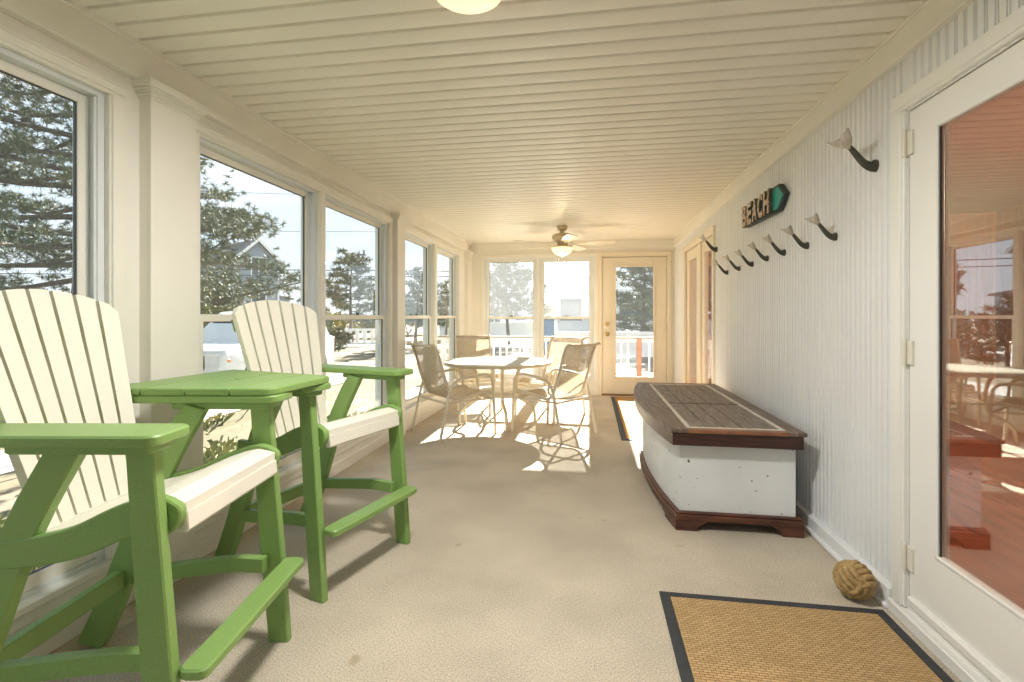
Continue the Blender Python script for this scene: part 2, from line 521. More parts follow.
def rounded_rect(x0, x1, y0, y1, r, n=5, corners='1111'):
    pts = []
    cs = [(x1 - r, y1 - r, 0, '0'), (x0 + r, y1 - r, 90, '1'), (x0 + r, y0 + r, 180, '2'), (x1 - r, y0 + r, 270, '3')]
    sharp = [(x1, y1), (x0, y1), (x0, y0), (x1, y0)]
    for i, (cx, cy, a0, _) in enumerate(cs):
        if corners[i] == '1':
            for k in range(n + 1):
                a = rad(a0 + 90 * k / n)
                pts.append((cx + r * math.cos(a), cy + r * math.sin(a)))
        else:
            pts.append(sharp[i])
    return pts

# ================================================================== ROOM SHELL
XL, XR, YF, YN, ZC = -1.83, 1.185, 7.34, -3.0, 2.25
GROUND = -0.55

# floor
struct(MB().box(XL - .12, XR + .02, YN - .1, YF + .12, -0.12, 0.0).build('floor', 'carpet'), 'flecked beige carpet floor of the porch')

# ceiling: vinyl planks running across the porch
def ceiling():
    prof = []
    p = 0.1035
    y = 1.931 - p * 60
    while y < YF + 0.15:
        if y > YN - 0.2:
            prof += [(y, ZC + .013), (y + .003, ZC + .001), (y + .012, ZC - .001), (y + .076, ZC - 0.003), (y + .083, ZC - .001), (y + .087, ZC + .010), (y + .098, ZC + .008), (y + .0985, ZC + .013)]
        y += p
    poly = prof + [(prof[-1][0], ZC + .10), (prof[0][0], ZC + .10)]
    m = MB()
    t = bmesh.new()
    xa, xb = XL - .15, XR + .15
    va = [t.verts.new((xa, q[0], q[1])) for q in prof]
    vb = [t.verts.new((xb, q[0], q[1])) for q in prof]
    for i in range(len(prof) - 1):
        t.faces.new((va[i], va[i + 1], vb[i + 1], vb[i]))
    for f in t.faces:
        f.normal_update()
        if f.normal.z > 0: f.normal_flip()
    m._merge(t)
    m.box(xa, xb, YN - .2, YF + .2, ZC + .012, ZC + .14)
    return m.build('ceiling', 'ceiling_vinyl', ang=20)
struct(ceiling(), 'cream vinyl plank ceiling')

# mapping of wall-local (along, outward depth, height) to the world
def M_left(a, d, z): return Vector((XL - d, a, z))
def M_far(a, d, z): return Vector((a, YF + d, z))
def M_near(a, d, z): return Vector((a, YN - d, z))

class WB(MB):
    """builder that takes boxes in wall-local coordinates"""
    def __init__(s, fn):
        super().__init__(); s.fn = fn
    def wbox(s, a0, a1, d0, d1, z0, z1, bev=0.0, mi=0):
        p, q = s.fn(a0, d0, z0), s.fn(a1, d1, z1)
        lo = [min(p[i], q[i]) for i in range(3)]; hi = [max(p[i], q[i]) for i in range(3)]
        return s.box(lo[0], hi[0], lo[1], hi[1], lo[2], hi[2], bev, mi)

Z0, Z1, ZM = 0.215, 2.005, 1.14    # window openings, meeting rail

WIN_N = [0]
def window(fn, a0, a1, z0=Z0, z1=Z1, zm=ZM):
    """double-hung window: vinyl frame, two sashes, two panes, sash lock"""
    WIN_N[0] += 1
    root = empty('window_%d' % WIN_N[0], fn(a0, 0, z0) * 0)
    struct(root)
    f = WB(fn)
    t = 0.028
    f.wbox(a0, a0 + t, 0.012, 0.10, z0, z1); f.wbox(a1 - t, a1, 0.012, 0.10, z0, z1)
    f.wbox(a0 + t, a1 - t, 0.0125, 0.0995, z1 - t * .7, z1); f.wbox(a0 + t, a1 - t, 0.0125, 0.0995, z0, z0 + t * .7)
    for e in (a0 + t, a1 - t):      # tracks
        sgn = 1 if e < (a0 + a1) / 2 else -1
        for d in (0.020, 0.051, 0.082):
            f.wbox(min(e, e + sgn * .010), max(e, e + sgn * .010), d - .003, d + .003, z0 + .025, z1 - .025)
    f.build('window_frame', 'vinyl_frame', root)
    st, th = 0.038, 0.026
    b0, b1 = a0 + t, a1 - t
    for nm, d0, za, zb, rb, rt, gm in (('upper_sash', .054, zm - .02, z1 - .02, .036, .036, 'glass_hazy'), ('lower_sash', .023, z0 + .02, zm + .02, .046, .036, 'glass_clear')):
        s = WB(fn)
        s.wbox(b0, b0 + st, d0, d0 + th, za, zb, .003); s.wbox(b1 - st, b1, d0, d0 + th, za, zb, .003)
        s.wbox(b0 + st, b1 - st, d0 + .0005, d0 + th - .0005, za, za + rb); s.wbox(b0 + st, b1 - st, d0 + .0005, d0 + th - .0005, zb - rt, zb)
        so = s.build(nm, 'white_trim', root)
        g = WB(fn)
        g.wbox(b0 + st - .004, b1 - st + .004, d0 + .010, d0 + .014, za + rb - .004, zb - rt + .004)
        g.build('pane', gm, so)
        k = WB(fn)     # dark glazing bead round the pane
        for (p0, p1, q0, q1) in ((b0 + st - .003, b0 + st + .003, za + rb, zb - rt), (b1 - st - .003, b1 - st + .003, za + rb, zb - rt),
                                 (b0 + st + .004, b1 - st - .004, za + rb - .003, za + rb + .003), (b0 + st + .004, b1 - st - .004, zb - rt - .003, zb - rt + .003)):
            k.wbox(p0, p1, d0 + .006, d0 + .018, q0, q1)
        k.build('glazing_bead', 'dark_gasket', so)
    l = WB(fn)
    am = (a0 + a1) / 2
    l.wbox(am - .032, am + .032, .026, .048, zm + .018, zm + .028, .003)
    l.wbox(am - .008, am + .030, .022, .040, zm + .028, zm + .040, .004)
    l.build('sash_lock', 'hook_dark', root)
    return root

TRIM_N = [0]
def trim(mb, m='white_trim', label=None):
    TRIM_N[0] += 1
    return struct(mb.build('trim_%d' % TRIM_N[0], m), label)

def casing(fn, spans, ztop=None, label=None):
    """stepped casing round a bay of windows: sides, mullions, head, stool and apron"""
    w = WB(fn)
    A0, A1 = spans[0][0], spans[-1][1]
    cw = 0.062
    def board(a0, a1, z0, z1, vert):
        w.wbox(a0, a1, -.012, .012, z0, z1, .003)
        if vert:
            w.wbox(a0 + (a1 - a0) * .12, a0 + (a1 - a0) * .88, -.020, -.010, z0, z1, .003)
        else:
            w.wbox(a0 + .004, a1 - .004, -.020, -.010, z0 + .012, z1 - .012, .003)
            w.wbox(a0 + .006, a1 - .006, -.027, -.016, z1 - .026, z1 - .015, .003)
    board(A0 - cw, A0 + .002, Z0, Z1 - .002, True)
    board(A1 - .002, A1 + cw, Z0, Z1 - .002, True)
    for (p, q) in zip(spans, spans[1:]):
        board(p[1] - .002, q[0] + .002, Z0, Z1 - .002, True)
    board(A0 - cw, A1 + cw, Z1 - .0018, Z1 + .065, False)
    w.wbox(A0 - cw, A1 + cw, -.030, .03, Z0 - .028, Z0 + .002, .004)      # stool
    w.wbox(A0 - cw, A1 + cw, -.016, .012, Z0 - .075, Z0 - .028, .004)  # apron
    return trim(w, 'white_trim', label)

# --- left wall
LEFT_BAYS = [[(-2.72, -1.78), (-1.71, -0.74)], [(-0.37, 0.57), (0.64, 1.635)], [(2.075, 3.125), (3.195, 4.315)], [(4.66, 5.635), (5.73, 6.735)]]
def wall_with_openings(name, fn, A0, A1, ops, z0, z1, m, label, thick=.13):
    w = WB(fn)
    w.wbox(A0, A1, 0.0, thick, 0 - .1, z0)
    w.wbox(A0, A1, 0.0, thick, z1, ZC + .02)
    e = [A0] + [v for o in ops for v in o] + [A1]
    for i in range(0, len(e), 2):
        w.wbox(e[i], e[i + 1], 0.0, thick, z0, z1)
    return struct(w.build(name, m), label)
wall_with_openings('wall_left', M_left, YN - .1, YF + .1, [o for b in LEFT_BAYS for o in b], Z0, Z1, 'white_trim', 'cream painted window wall of the porch')
for bay in LEFT_BAYS:
    casing(M_left, bay)
    for o in bay:
        window(M_left, *o)

# columns between the bays, with a moulded capital
def column(a0, a1):
    w = WB(M_left)
    w.wbox(a0, a1, -.055, .02, 0, 2.08, .002)
    w.wbox(a0 - .006, a1 + .006, -.060, .02, 0, .11, .003)
    for (zb, zt, o) in ((2.042, 2.052, .008), (2.0515, 2.062, .014), (2.0615, 2.071, .021), (2.0705, 2.080, .029), (2.0795, 2.116, .036)):
        w.wbox(a0 - o, a1 + o, -.055 - o, .02, zb, zt, .003)
    return trim(w, 'white_trim', None)
column(-.68, -.45)
column(1.771, 2.005)
column(4.40, 4.59)
column(7.10, 7.36)

# beam and mouldings along the left wall
w = WB(M_left)
w.wbox(YN, YF, -.038, .02, 2.108, ZC + .010, .003)
w.wbox(YN, YF, -.050, .015, ZC - .020, ZC + .011, .003)
trim(w)
struct(WB(M_left).wbox(YN, YF, -.010, .01, 0, .085, .003).build('baseboard_left', 'white_trim'))

# --- far wall
FAR_OPS = [(-1.585, -0.781), (-0.752, 0.051)]
def far_wall():
    w = WB(M_far)
    DX0, DX1, DZ = 0.168, 1.082, 2.012
    w.wbox(XL - .1, -1.585, 0, .13, -.1, ZC + .02)
    w.wbox(-1.585, .051, 0, .13, -.1, Z0)
    w.wbox(-1.585, .051, 0, .13, Z1 + .02, ZC + .02)
    w.wbox(-.781, -.752, 0, .13, Z0, Z1 + .02)
    w.wbox(.051, DX0, 0, .13, -.1, ZC + .02)
    w.wbox(DX0, DX1, 0, .13, DZ, ZC + .02)
    w.wbox(DX1, XR + .14, 0, .13, -.1, ZC + .02)
    return w.build('wall_far', 'white_trim')
struct(far_wall(), 'cream end wall with two windows and a glazed door')
Z1 = Z1 + .02
casing(M_far, FAR_OPS)
for o in FAR_OPS:
    window(M_far, *o, z1=Z1, zm=1.125)
Z1 = Z1 - .02
w = WB(M_far)
w.wbox(XL, XR, -.03, .02, 2.14, ZC + .010, .003)
w.wbox(XL, XR, -.042, .015, ZC - .022, ZC + .011, .003)
trim(w)
struct(WB(M_far).wbox(XL, .11, -.014, .01, 0, .085, .003).build('baseboard_far', 'white_trim'))

# --- near wall, behind the camera, with an added pair of windows of the same make for extra daylight
NEAR_OPS = [(-1.35, -.35), (-.28, .72)]
wall_with_openings('wall_near', M_near, XL - .1, XR + .14, NEAR_OPS, Z0, Z1, 'white_trim', 'cream end wall with a pair of windows added for daylight')
casing(M_near, NEAR_OPS)
for o in NEAR_OPS:
    window(M_near, *o)

# --- right wall: beadboard
D1 = (1.150, 2.078, 0.0, 1.925)      # glazed door next to the camera: Y0,Y1,Z0,Z1
D2 = (5.08, 6.50, 0.0, 1.955)        # pair of glazed doors at the far end
def bead_wall():
    m = MB()
    p = 0.0415
    def seg(y0, y1, z0, z1):
        prof = [(y0, XR)]
        y = math.ceil(y0 / p) * p
        while y + .017 < y1:
            if y > y0:
                prof += [(y, XR), (y + .001, XR + .009), (y + .0045, XR + .009), (y + .0055, XR + .001), (y + .0085, XR - .0008), (y + .0115, XR + .001), (y + .0125, XR + .007), (y + .0155, XR + .007), (y + .0165, XR)]
            y += p
        prof.append((y1, XR))
        t = bmesh.new()
        va = [t.verts.new((q[1], q[0], z0)) for q in prof]; vb = [t.verts.new((q[1], q[0], z1)) for q in prof]
        for i in range(len(prof) - 1):
            t.faces.new((va[i], vb[i], vb[i + 1], va[i + 1]))
        for f in t.faces:
            f.normal_update()
            if f.normal.x > 0: f.normal_flip()
        m._merge(t)
        m.box(XR + .0095, XR + .13, y0, y1, z0 - (.1 if z0 == 0 else 0), z1)
    seg(YN - .1, D1[0], 0, ZC + .02)
    seg(D1[0], D1[1], D1[3], ZC + .02)
    seg(D1[1], D2[0], 0, ZC + .02)
    seg(D2[0], D2[1], D2[3], ZC + .02)
    seg(D2[1], YF + .1, 0, ZC + .02)
    return m.build('wall_right', 'white_wall', ang=25)
struct(bead_wall(), 'white beadboard wall with hooks and a sign')
m = MB()
m.box(XR - .022, XR + .012, YN, YF, 2.137, ZC + .010, .003)
m.box(XR - .034, XR + .011, YN, YF, ZC - .012, ZC + .012, .003)
m.box(XR - .027, XR + .010, YN, YF, 2.133, 2.150, .003)
trim(m)
m = MB()
for y0, y1 in ((D1[1] + .075, D2[0] - .06), (D2[1] + .06, YF), (YN, D1[0] - .06)):
    m.box(XR - .030, XR + .01, y0, y1, 0, .083, .004)
    m.box(XR - .045, XR + .01, y0, y1, 0, .022, .006)
struct(m.build('baseboard_right', 'white_wall'))

# --- door_1: glazed door on the right
def door_near():
    y0, y1, z0, z1 = D1
    root = struct(empty('door_1', (0, 0, 0)), 'white glazed door with dark reflections, beside the tan mat')
    c = MB()
    for (a, b, za, zb) in ((y1 + .004, y1 + .078, 0.05, z1 + .005), (y0 - .078, y0 - .004, 0.05, z1 + .005)):
        c.box(XR - .016, XR + .02, a, b, za, zb, .004)
        c.box(XR - .022, XR, a + .012, b - .012, za, zb, .003)
    c.box(XR - .016, XR + .02, y0 - .078, y1 + .078, z1 + .006, z1 + .078, .004)
    c.box(XR - .022, XR, y0 - .066, y1 + .066, z1 + .018, z1 + .066, .003)
    c.box(XR + .001, XR + .129, y1 - .001, y1 + .004, .0, z1); c.box(XR + .001, XR + .129, y0 - .004, y0 + .001, .0, z1); c.box(XR + .001, XR + .129, y0, y1, z1 - .001, z1 + .004)
    c.build('door_frame', 'door_paint', root)
    s = MB()
    s.box(XR - .034, XR + .13, y0 - .09, y1 + .082, 0, .046, .004)
    s.box(XR - .004, XR + .13, y0, y1, .04, .066, .003)
    s.build('threshold', 'door_paint', root)
    L = MB()
    st, X0, X1 = .146, XR + .002, XR + .044
    zb, zt = .070, 1.918
    gz0, gz1 = .307, 1.818
    L.box(X0, X1, y1 - st, y1 - .003, zb, zt); L.box(X0, X1, y0 + .003, y0 + st, zb, zt)
    L.box(X0, X1, y0 + st, y1 - st, gz1, zt, .0); L.box(X0, X1, y0 + st, y1 - st, zb, gz0, .0)
    L.box(X0 - .018, X0 + .01, y0 + .01, y1 - .01, zb, zb + .035, .006)     # sweep
    leaf = L.build('door_leaf', 'door_paint', root)
    k = MB()
    for (a, b, za, zb2) in ((y1 - st - .014, y1 - st, gz0, gz1), (y0 + st, y0 + st + .014, gz0, gz1), (y0 + st, y1 - st, gz0, gz0 + .014), (y0 + st, y1 - st, gz1 - .014, gz1)):
        k.box(X0 - .006, X0 + .02, a, b, za, zb2, .004)
    k.build('glazing_bead', 'door_paint', leaf)
    g = MB().box(X0 + .010, X0 + .014, y0 + st - .005, y1 - st + .005, gz0 - .005, gz1 + .005)
    g.build('pane', 'glass_door', leaf)
    k = MB()
    for (a, b, za, zb2) in ((y1 - st - .017, y1 - st - .014, gz0 + .012, gz1 - .012), (y0 + st + .014, y0 + st + .017, gz0 + .012, gz1 - .012)):
        k.box(X0 + .002, X0 + .008, a, b, za, zb2)
    k.build('gasket', 'dark_gasket', leaf)
    for z in (1.80, 1.014, .243):
        h = MB()
        h.lathe([(.0, -.050), (.007, -.050), (.008, -.046), (.008, -.017), (.0072, -.016), (.0072, -.014), (.008, -.013), (.008, .013), (.0072, .014), (.0072, .016), (.008, .017), (.008, .046), (.007, .050), (.004, .056), (0, .057)], (XR - .014, y1 + .002, z), 14)
        h.box(XR - .008, XR + .003, y1 - .030, y1 + .030, z - .045, z + .045, .002)
        h.build('hinge', 'hinge_paint', root)
    return root
door_near()

# --- door_2: pair of glazed doors at the far end of the right wall
def doors_far_right():
    y0, y1, z0, z1 = D2
    root = struct(empty('door_2'), 'pair of narrow glazed doors at the far end of the beadboard wall')
    c = MB()
    for (a, b) in ((y0 - .07, y0), (y1, y1 + .07)):
        c.box(XR - .018, XR + .02, a, b, 0, z1 - .001, .003)
    c.box(XR - .018, XR + .02, y0 - .07, y1 + .07, z1, z1 + .065, .003)
    c.box(XR - .028, XR + .02, y0 - .08, y1 + .08, z1 + .055, z1 + .07, .003)
    ym = (5.63 + 5.81) / 2
    c.box(XR - .006, XR + .08, 5.645, 5.795, 0, z1, .004)
    c.box(XR, XR + .13, y0 - .02, y1 + .02, -.02, .03, .003)
    c.build('door_frame', 'door_cream', root)
    for (a, b) in ((5.085, 5.64), (5.80, 6.495)):
        st = .12
        L = MB()
        X0, X1 = XR + .012, XR + .052
        L.box(X0, X1, a, a + st, .03, z1 - .004, .003); L.box(X0, X1, b - st, b, .03, z1 - .004, .003)
        L.box(X0, X1, a + st, b - st, z1 - .125, z1 - .004); L.box(X0, X1, a + st, b - st, .03, .24)
        leaf = L.build('door_leaf', 'door_cream', root)
        MB().box(X0 + .018, X0 + .022, a + st - .005, b - st + .005, .235, z1 - .12).build('pane', 'glass_inner', leaf)
    return root
doors_far_right()

# --- door_3: glazed door in the end wall
def door_end():
    x0, x1, z1 = .174, 1.076, 2.004
    root = struct(empty('door_3'), 'cream glazed door in the end wall with brass knob')
    c = WB(M_far)
    for (a, b) in ((x0 - .066, x0 - .003), (x1 + .003, x1 + .074)):
        c.wbox(a, b, -.018, .01, 0, z1 + .0075, .002)
        c.wbox(a + .012, b - .014, -.026, -.010, 0, z1 + .02, .003)
    c.wbox(x0 - .066, x1 + .074, -.018, .01, z1 + .008, z1 + .085, .003)
    c.wbox(x0 - .008, x0 + .014, .0485, .10, 0, z1 + .008); c.wbox(x1 - .014, x1 + .008, .0485, .10, 0, z1 + .008); c.wbox(x0 - .008, x1 + .008, .049, .10, z1 - .016, z1 + .0085)
    c.wbox(x0 - .054, x1 + .060, -.026, -.01, z1 + .021, z1 + .072, .003)
    c.build('door_frame', 'door_cream', root)
    WB(M_far).wbox(x0 - .06, x1 + .06, -.02, .13, 0, .022, .003).build('threshold', 'brown_post', root)
    L = WB(M_far)
    gx0, gx1, gz0, gz1 = .36, .90, .272, 1.872
    d0, d1 = .006, .048
    L.wbox(x0, gx0, d0, d1, .024, z1, .002); L.wbox(gx1, x1, d0, d1, .024, z1, .002)
    L.wbox(gx0, gx1, d0, d1, gz1, z1); L.wbox(gx0, gx1, d0, d1, .024, gz0)
    leaf = L.build('door_leaf', 'door_cream', root)
    k = WB(M_far)
    for (a, b, za, zb) in ((gx0 - .022, gx0 + .008, gz0 - .022, gz1 + .022), (gx1 - .008, gx1 + .022, gz0 - .022, gz1 + .022), (gx0, gx1, gz0 - .022, gz0 + .008), (gx0, gx1, gz1 - .008, gz1 + .022)):
        k.wbox(a, b, -.006, .012, za, zb, .004)
    k.build('glazing_bead', 'door_cream', leaf)
    WB(M_far).wbox(gx0 - .004, gx1 + .004, .020, .024, gz0 - .004, gz1 + .004).build('pane', 'glass_clear', leaf)
    for nm, z, prof in (('knob', .892, [(0, -.066), (.016, -.066), (.026, -.058), (.028, -.048), (.024, -.038), (.012, -.030), (.011, -.008), (.030, -.006), (.032, .004), (0, .006)]),
                        ('deadbolt', 1.038, [(0, -.026), (.018, -.026), (.024, -.020), (.027, -.006), (.029, .004), (0, .006)])):
        MB().lathe(prof, (.246, YF, z), 24, axis='y').build(nm, 'brass', leaf)
    for z in (.28, 1.0, 1.78):
        h = MB()
        h.lathe([(0, -.05), (.006, -.05), (.007, -.046), (.007, .046), (.006, .05), (0, .054)], (x1 + .002, YF - .006, z), 12)
        h.build('hinge', 'steel', root)
    return root
door_end()

# --- the room beyond the right-hand doors: red wood floor, brown walls
m = MB()
m.box(XR + .13, 5.2, -1.0, YF, -.06, .02)
struct(m.build('floor_inner_room', 'red_wood_floor'))
m = MB()
m.box(5.2, 5.3, -1.0, YF, -.06, 2.5)
m.box(XR + .13, 5.3, YF, YF + .1, -.06, 2.5)
m.box(XR + .13, 5.3, -1.1, -1.0, -.06, 2.5)
struct(m.build('wall_inner_room', 'inner_wood'))
struct(MB().box(XR + .0, 5.3, -1.1, YF + .1, 2.5, 2.6).build('ceiling_inner_room', 'inner_wood'))
# ================================================================== FURNITURE
# ---- bar-height chairs of green and white plastic lumber
def band(path, wid, n=5):
    """outline of a curved board: path of (x,z) centre points, width number or list"""
    P = smooth_path([(p[0], p[1], 0) for p in path], n)
    ws = wid if isinstance(wid, (list, tuple)) else [wid] * len(path)
    L, Rr = [], []
    for i, p in enumerate(P):
        d = (P[min(i + 1, len(P) - 1)] - P[max(i - 1, 0)]).normalized()
        t = i / (len(P) - 1) * (len(ws) - 1)
        k = min(int(t), len(ws) - 2) if len(ws) > 1 else 0
        wv = ws[k] + (ws[k + 1] - ws[k]) * (t - k) if len(ws) > 1 else ws[0]
        nrm = Vector((-d.y, d.x, 0)) * wv / 2
        L.append((p.x + nrm.x, p.y + nrm.y)); Rr.append((p.x - nrm.x, p.y - nrm.y))
    return L + Rr[::-1]

def bar_chair(loc, ang, label):
    root = empty('bar_chair', (loc[0], loc[1], 0), ang)
    tag(root, label, 'chair', 'tall green and white chairs')
    G, W = 'green_lumber', 'white_lumber'
    for s in (1, -1):
        f = MB().prism([(.272, 0), (.342, 0), (.322, .28), (.274, .8485), (.206, .8485), (.236, .40)], s * .263, s * .297, 'y', .004)
        f.build('front_leg', G, root)
        # rear leg: cut to a curve, narrow at the top, set in towards the foot
        path = [(-.335, -.0), (-.262, .16), (-.185, .36), (-.088, .62), (.038, .848)]
        pts = band(path, [.088, .088, .086, .084, .078], 4)
        n2 = len(pts) // 2
        pts = [(x, max(0, min(.848, z))) for x, z in pts]
        y0, y1 = s * .222, s * .258
        MB().prism(pts, y0, y1, 'y', .004).build('rear_leg', G, root)
        # arm board and the cleat under it
        ya, yb = sorted((s * .215, s * .360))
        arm = MB()
        arm.prism(rounded_rect(-.40, .325, ya, yb, .032, 6), .850, .877, 'z', .005)
        arm.build('arm', G, root)
        MB().prism(rounded_rect(-.06, .290, *sorted((s * .234, s * .330)), .02, 4), .826, .8495, 'z', .004).build('arm_cleat', G, root)
        # seat rail, S-curved, rounded nose in front of the leg
        rail = [(-.205, .560), (-.09, .560), (.05, .588), (.16, .636), (.25, .660), (.292, .648)]
        o = band(rail, [.062, .072, .078, .084, .088, .080], 4)
        n2 = len(o) // 2
        tp, bt = Vector(o[n2 - 1]), Vector(o[n2])
        mid, hv = (tp + bt) / 2, (tp - bt) / 2
        dv = Vector((hv.y, -hv.x)).normalized() * .024
        poly = o[:n2] + [tuple(mid + hv * math.cos(rad(a)) + dv * math.sin(rad(a))) for a in (25, 50, 75, 105, 130, 155)] + o[n2:]
        q = MB().prism(poly, s * .234, s * .262, 'y', .004)
        q.build('seat_rail', G, root)
        st = band([(-.215, .245), (-.10, .258), (.05, .278), (.17, .290), (.275, .288)], .052, 4)
        MB().prism(st, *sorted((s * .226, s * .256)), 'y', .004).build('side_stretcher', G, root)
    MB().box(-.236, -.204, -.2225, .2225, .215, .275, .004).build('rear_stretcher', G, root)
    fr = MB().prism(rounded_rect(.3225, .396, -.286, .286, .024, 6), .266, .294, 'z', .005)
    fr.build('footrest', G, root)
    # seat: five slats following the rails, the last one the apron
    top = smooth_path([(-.18, .580, 0), (-.05, .590, 0), (.06, .622, 0), (.16, .666, 0), (.25, .692, 0), (.305, .680, 0)], 6)
    xs = [(-.160, -.094), (-.090, -.022), (-.018, .068), (.072, .160), (.164, .250), (.254, .312)]
    def ztop(x):
        for p, q in zip(top, top[1:]):
            if p.x <= x <= q.x:
                return p.y + (q.y - p.y) * (x - p.x) / (q.x - p.x)
        return top[-1].y
    for (a, b) in xs:
        za, zb = ztop(a), ztop(b)
        zm_ = ztop((a + b) / 2)
        poly = [(a, za), ((a + b) / 2, zm_), (b, zb), (b, zb - .024), ((a + b) / 2, zm_ - .024), (a, za - .024)]
        MB().prism(poly, -.233, .233, 'y', .003).build('seat_slat', W, root)
    MB().prism([(.292, .655), (.317, .655), (.320, .612), (.314, .604), (.292, .604)], -.233, .233, 'y', .003).build('seat_apron', W, root)
    # back: seven tapering slats fanned round a slight curve, tops cut to an arc
    N = 7
    zb = .555
    def back_pt(ty, z):      # ty -1..1
        h = (z - zb) / .68
        half = .178 + .085 * h
        y = ty * half
        x = -.122 - .190 * h + .030 * ty * ty * (.4 + .6 * h)
        return Vector((x, y, z))
    for i in range(N):
        t0 = -1 + 2 * i / N + .026; t1 = -1 + 2 * (i + 1) / N - .026
        rows = []
        K = 10
        for k in range(K + 1):
            row = []
            for t in (t0, (t0 + t1) / 2, t1):
                ztp = 1.226 - .052 * t * t
                if i == 0 and t == t0: ztp -= .018
                if i == N - 1 and t == t1: ztp -= .018
                row.append(back_pt(t, zb + (ztp - zb) * k / K))
            rows.append(row)
        MB().sheet(rows, -.022).build('back_slat', W, root)
    for (z, hh) in ((1.105, .055), (.845, .06)):
        rows = []
        for k in range(13):
            ty = -.93 + 1.86 * k / 12
            if z < 1: ty = -1.0 + 2.0 * k / 12
            p = back_pt(ty, z - hh / 2); q = back_pt(ty, z + hh / 2)
            rows.append([p + Vector((-.024, 0, 0)), q + Vector((-.024, 0, 0))])
        MB().sheet(rows, .024).build('back_brace', G, root)
    return root

PH1, PH2 = rad(8.5), rad(-15.2)
O1, O2 = (-1.352, 1.290), (-1.3095, 2.2137)
bar_chair(O1, PH1, 'tall green-framed white slatted chair nearest the camera, in front of the column')
bar_chair(O2, PH2, 'tall green-framed white slatted chair on the far side of the green linking table')

# ---- wedge-shaped table linking the two chairs
def link_table():
    def w1(x, y): return Vector((O1[0] + x * math.cos(PH1) - y * math.sin(PH1), O1[1] + x * math.sin(PH1) + y * math.cos(PH1), 0))
    def w2(x, y): return Vector((O2[0] + x * math.cos(PH2) - y * math.sin(PH2), O2[1] + x * math.sin(PH2) + y * math.cos(PH2), 0))
    base = (w1(0, .29) + w2(0, -.29)) / 2
    root = empty('link_table', (base.x, base.y, .8775))
    tag(root, 'green slatted plastic table bridging the arms of the two tall chairs', 'table')
    N = 4
    x0, x1 = -.30, .315
    for i in range(N):
        a = x0 + (x1 - x0) * i / N + .003; b = x0 + (x1 - x0) * (i + 1) / N - .003
        A, B = w1(a, .215), w1(b, .215)
        C, D = w2(b, -.215), w2(a, -.215)
        pts = [A, B, C, D]
        if i == N - 1:      # rounded outer corners
            def rnd(p, c, q, r=.035):
                u = (p - c).normalized(); v = (q - c).normalized()
                s, e = c + u * r, c + v * r
                return [(1 - t) ** 2 * s + 2 * t * (1 - t) * c + t * t * e for t in (0, .25, .5, .75, 1)]
            pts = [A] + rnd(A, B, C) + rnd(B, C, D) + [D]
        if i == 0:
            pts = pts
        poly = [(p.x - base.x, p.y - base.y) for p in pts]
        MB().prism(poly, .0, .025, 'z', .004).build('top_plank', 'green_lumber', root)
    # two cleats under the planks between the arms
    for x in (-.10, .20):
        A, B = w1(x, .3625), w1(x + .06, .3625)
        C, D = w2(x + .06, -.3625), w2(x, -.3625)
        MB().prism([(p.x - base.x, p.y - base.y) for p in (A, B, C, D)], -.024, -.0005, 'z', .003).build('cleat', 'green_lumber', root)
    c = (w1(.0, .215) * .45 + w2(.0, -.215) * .55)
    MB().lathe([(0, .0), (.024, .0), (.024, .0262), (.016, .0268), (0, .0262)], (c.x - base.x, c.y - base.y, 0), 20).build('hole_plug', 'green_lumber', root)
    return root
link_table()

# ---- patio dining set
def patio_chair(loc, ang, label):
    """origin: middle of the footprint on the floor, faces local +x"""
    root = empty('patio_chair', (loc[0], loc[1], 0), ang)
    tag(root, label, 'chair', 'beige sling chairs round the patio table')
    r = .0125
    hw = .275
    for s in (1, -1):
        pts = [(.32, s * hw, .0), (.304, s * hw, .25), (.290, s * hw, .47), (.278, s * hw, .54), (.238, s * hw, .580), (.15, s * hw, .590), (.0, s * hw, .578),
               (-.10, s * hw, .560), (-.165, s * hw, .515), (-.205, s * hw, .42), (-.255, s * hw, .20), (-.30, s * hw, .0)]
        MB().tube(smooth_path(pts, 6), r, 10, flat=(1.0, 1.25)).build('arm_and_legs', 'tan_metal', root)
    y = hw - r
    MB().tube([(-.235, -y, .355), (-.235, y, .355)], .0115, 10).build('rear_crossbar', 'tan_metal', root)
    MB().tube([(.285, -y, .345), (.285, y, .345)], .0115, 10).build('front_crossbar', 'tan_metal', root)
    sp = smooth_path([(.315, 0, .385), (.285, 0, .412), (.20, 0, .415), (.05, 0, .392), (-.06, 0, .375), (-.125, 0, .385), (-.17, 0, .44), (-.23, 0, .60), (-.285, 0, .78), (-.318, 0, .858), (-.345, 0, .885), (-.372, 0, .882)], 6)
    for s in (1, -1):
        MB().tube([(p.x, s * .232, p.z) for p in sp], .0125, 10, flat=(1.2, .9)).build('sling_rail', 'tan_metal', root)
        MB().tube([(.284, s * .245, .346), (-.228, s * .245, .352)], .0105, 8).build('side_bar', 'tan_metal', root)
    MB().tube([(sp[-1].x, -.232, sp[-1].z), (sp[-1].x, .232, sp[-1].z)], .010, 8).build('top_bar', 'tan_metal', root)
    MB().tube([(sp[0].x, -.232, sp[0].z), (sp[0].x, .232, sp[0].z)], .010, 8).build('seat_bar', 'tan_metal', root)
    MB().sheet([[(p.x, yy, p.z - .010 * (1 - (yy / .226) ** 2)) for yy in (-.226, -.15, -.075, 0, .075, .15, .226)] for p in sp], .004).build('sling', 'sling_fabric', root)
    return root

T = (-.989, 5.26)
def foot_center(rear_mid, facing, back=.30):
    return (rear_mid[0] + facing[0] * back, rear_mid[1] + facing[1] * back)
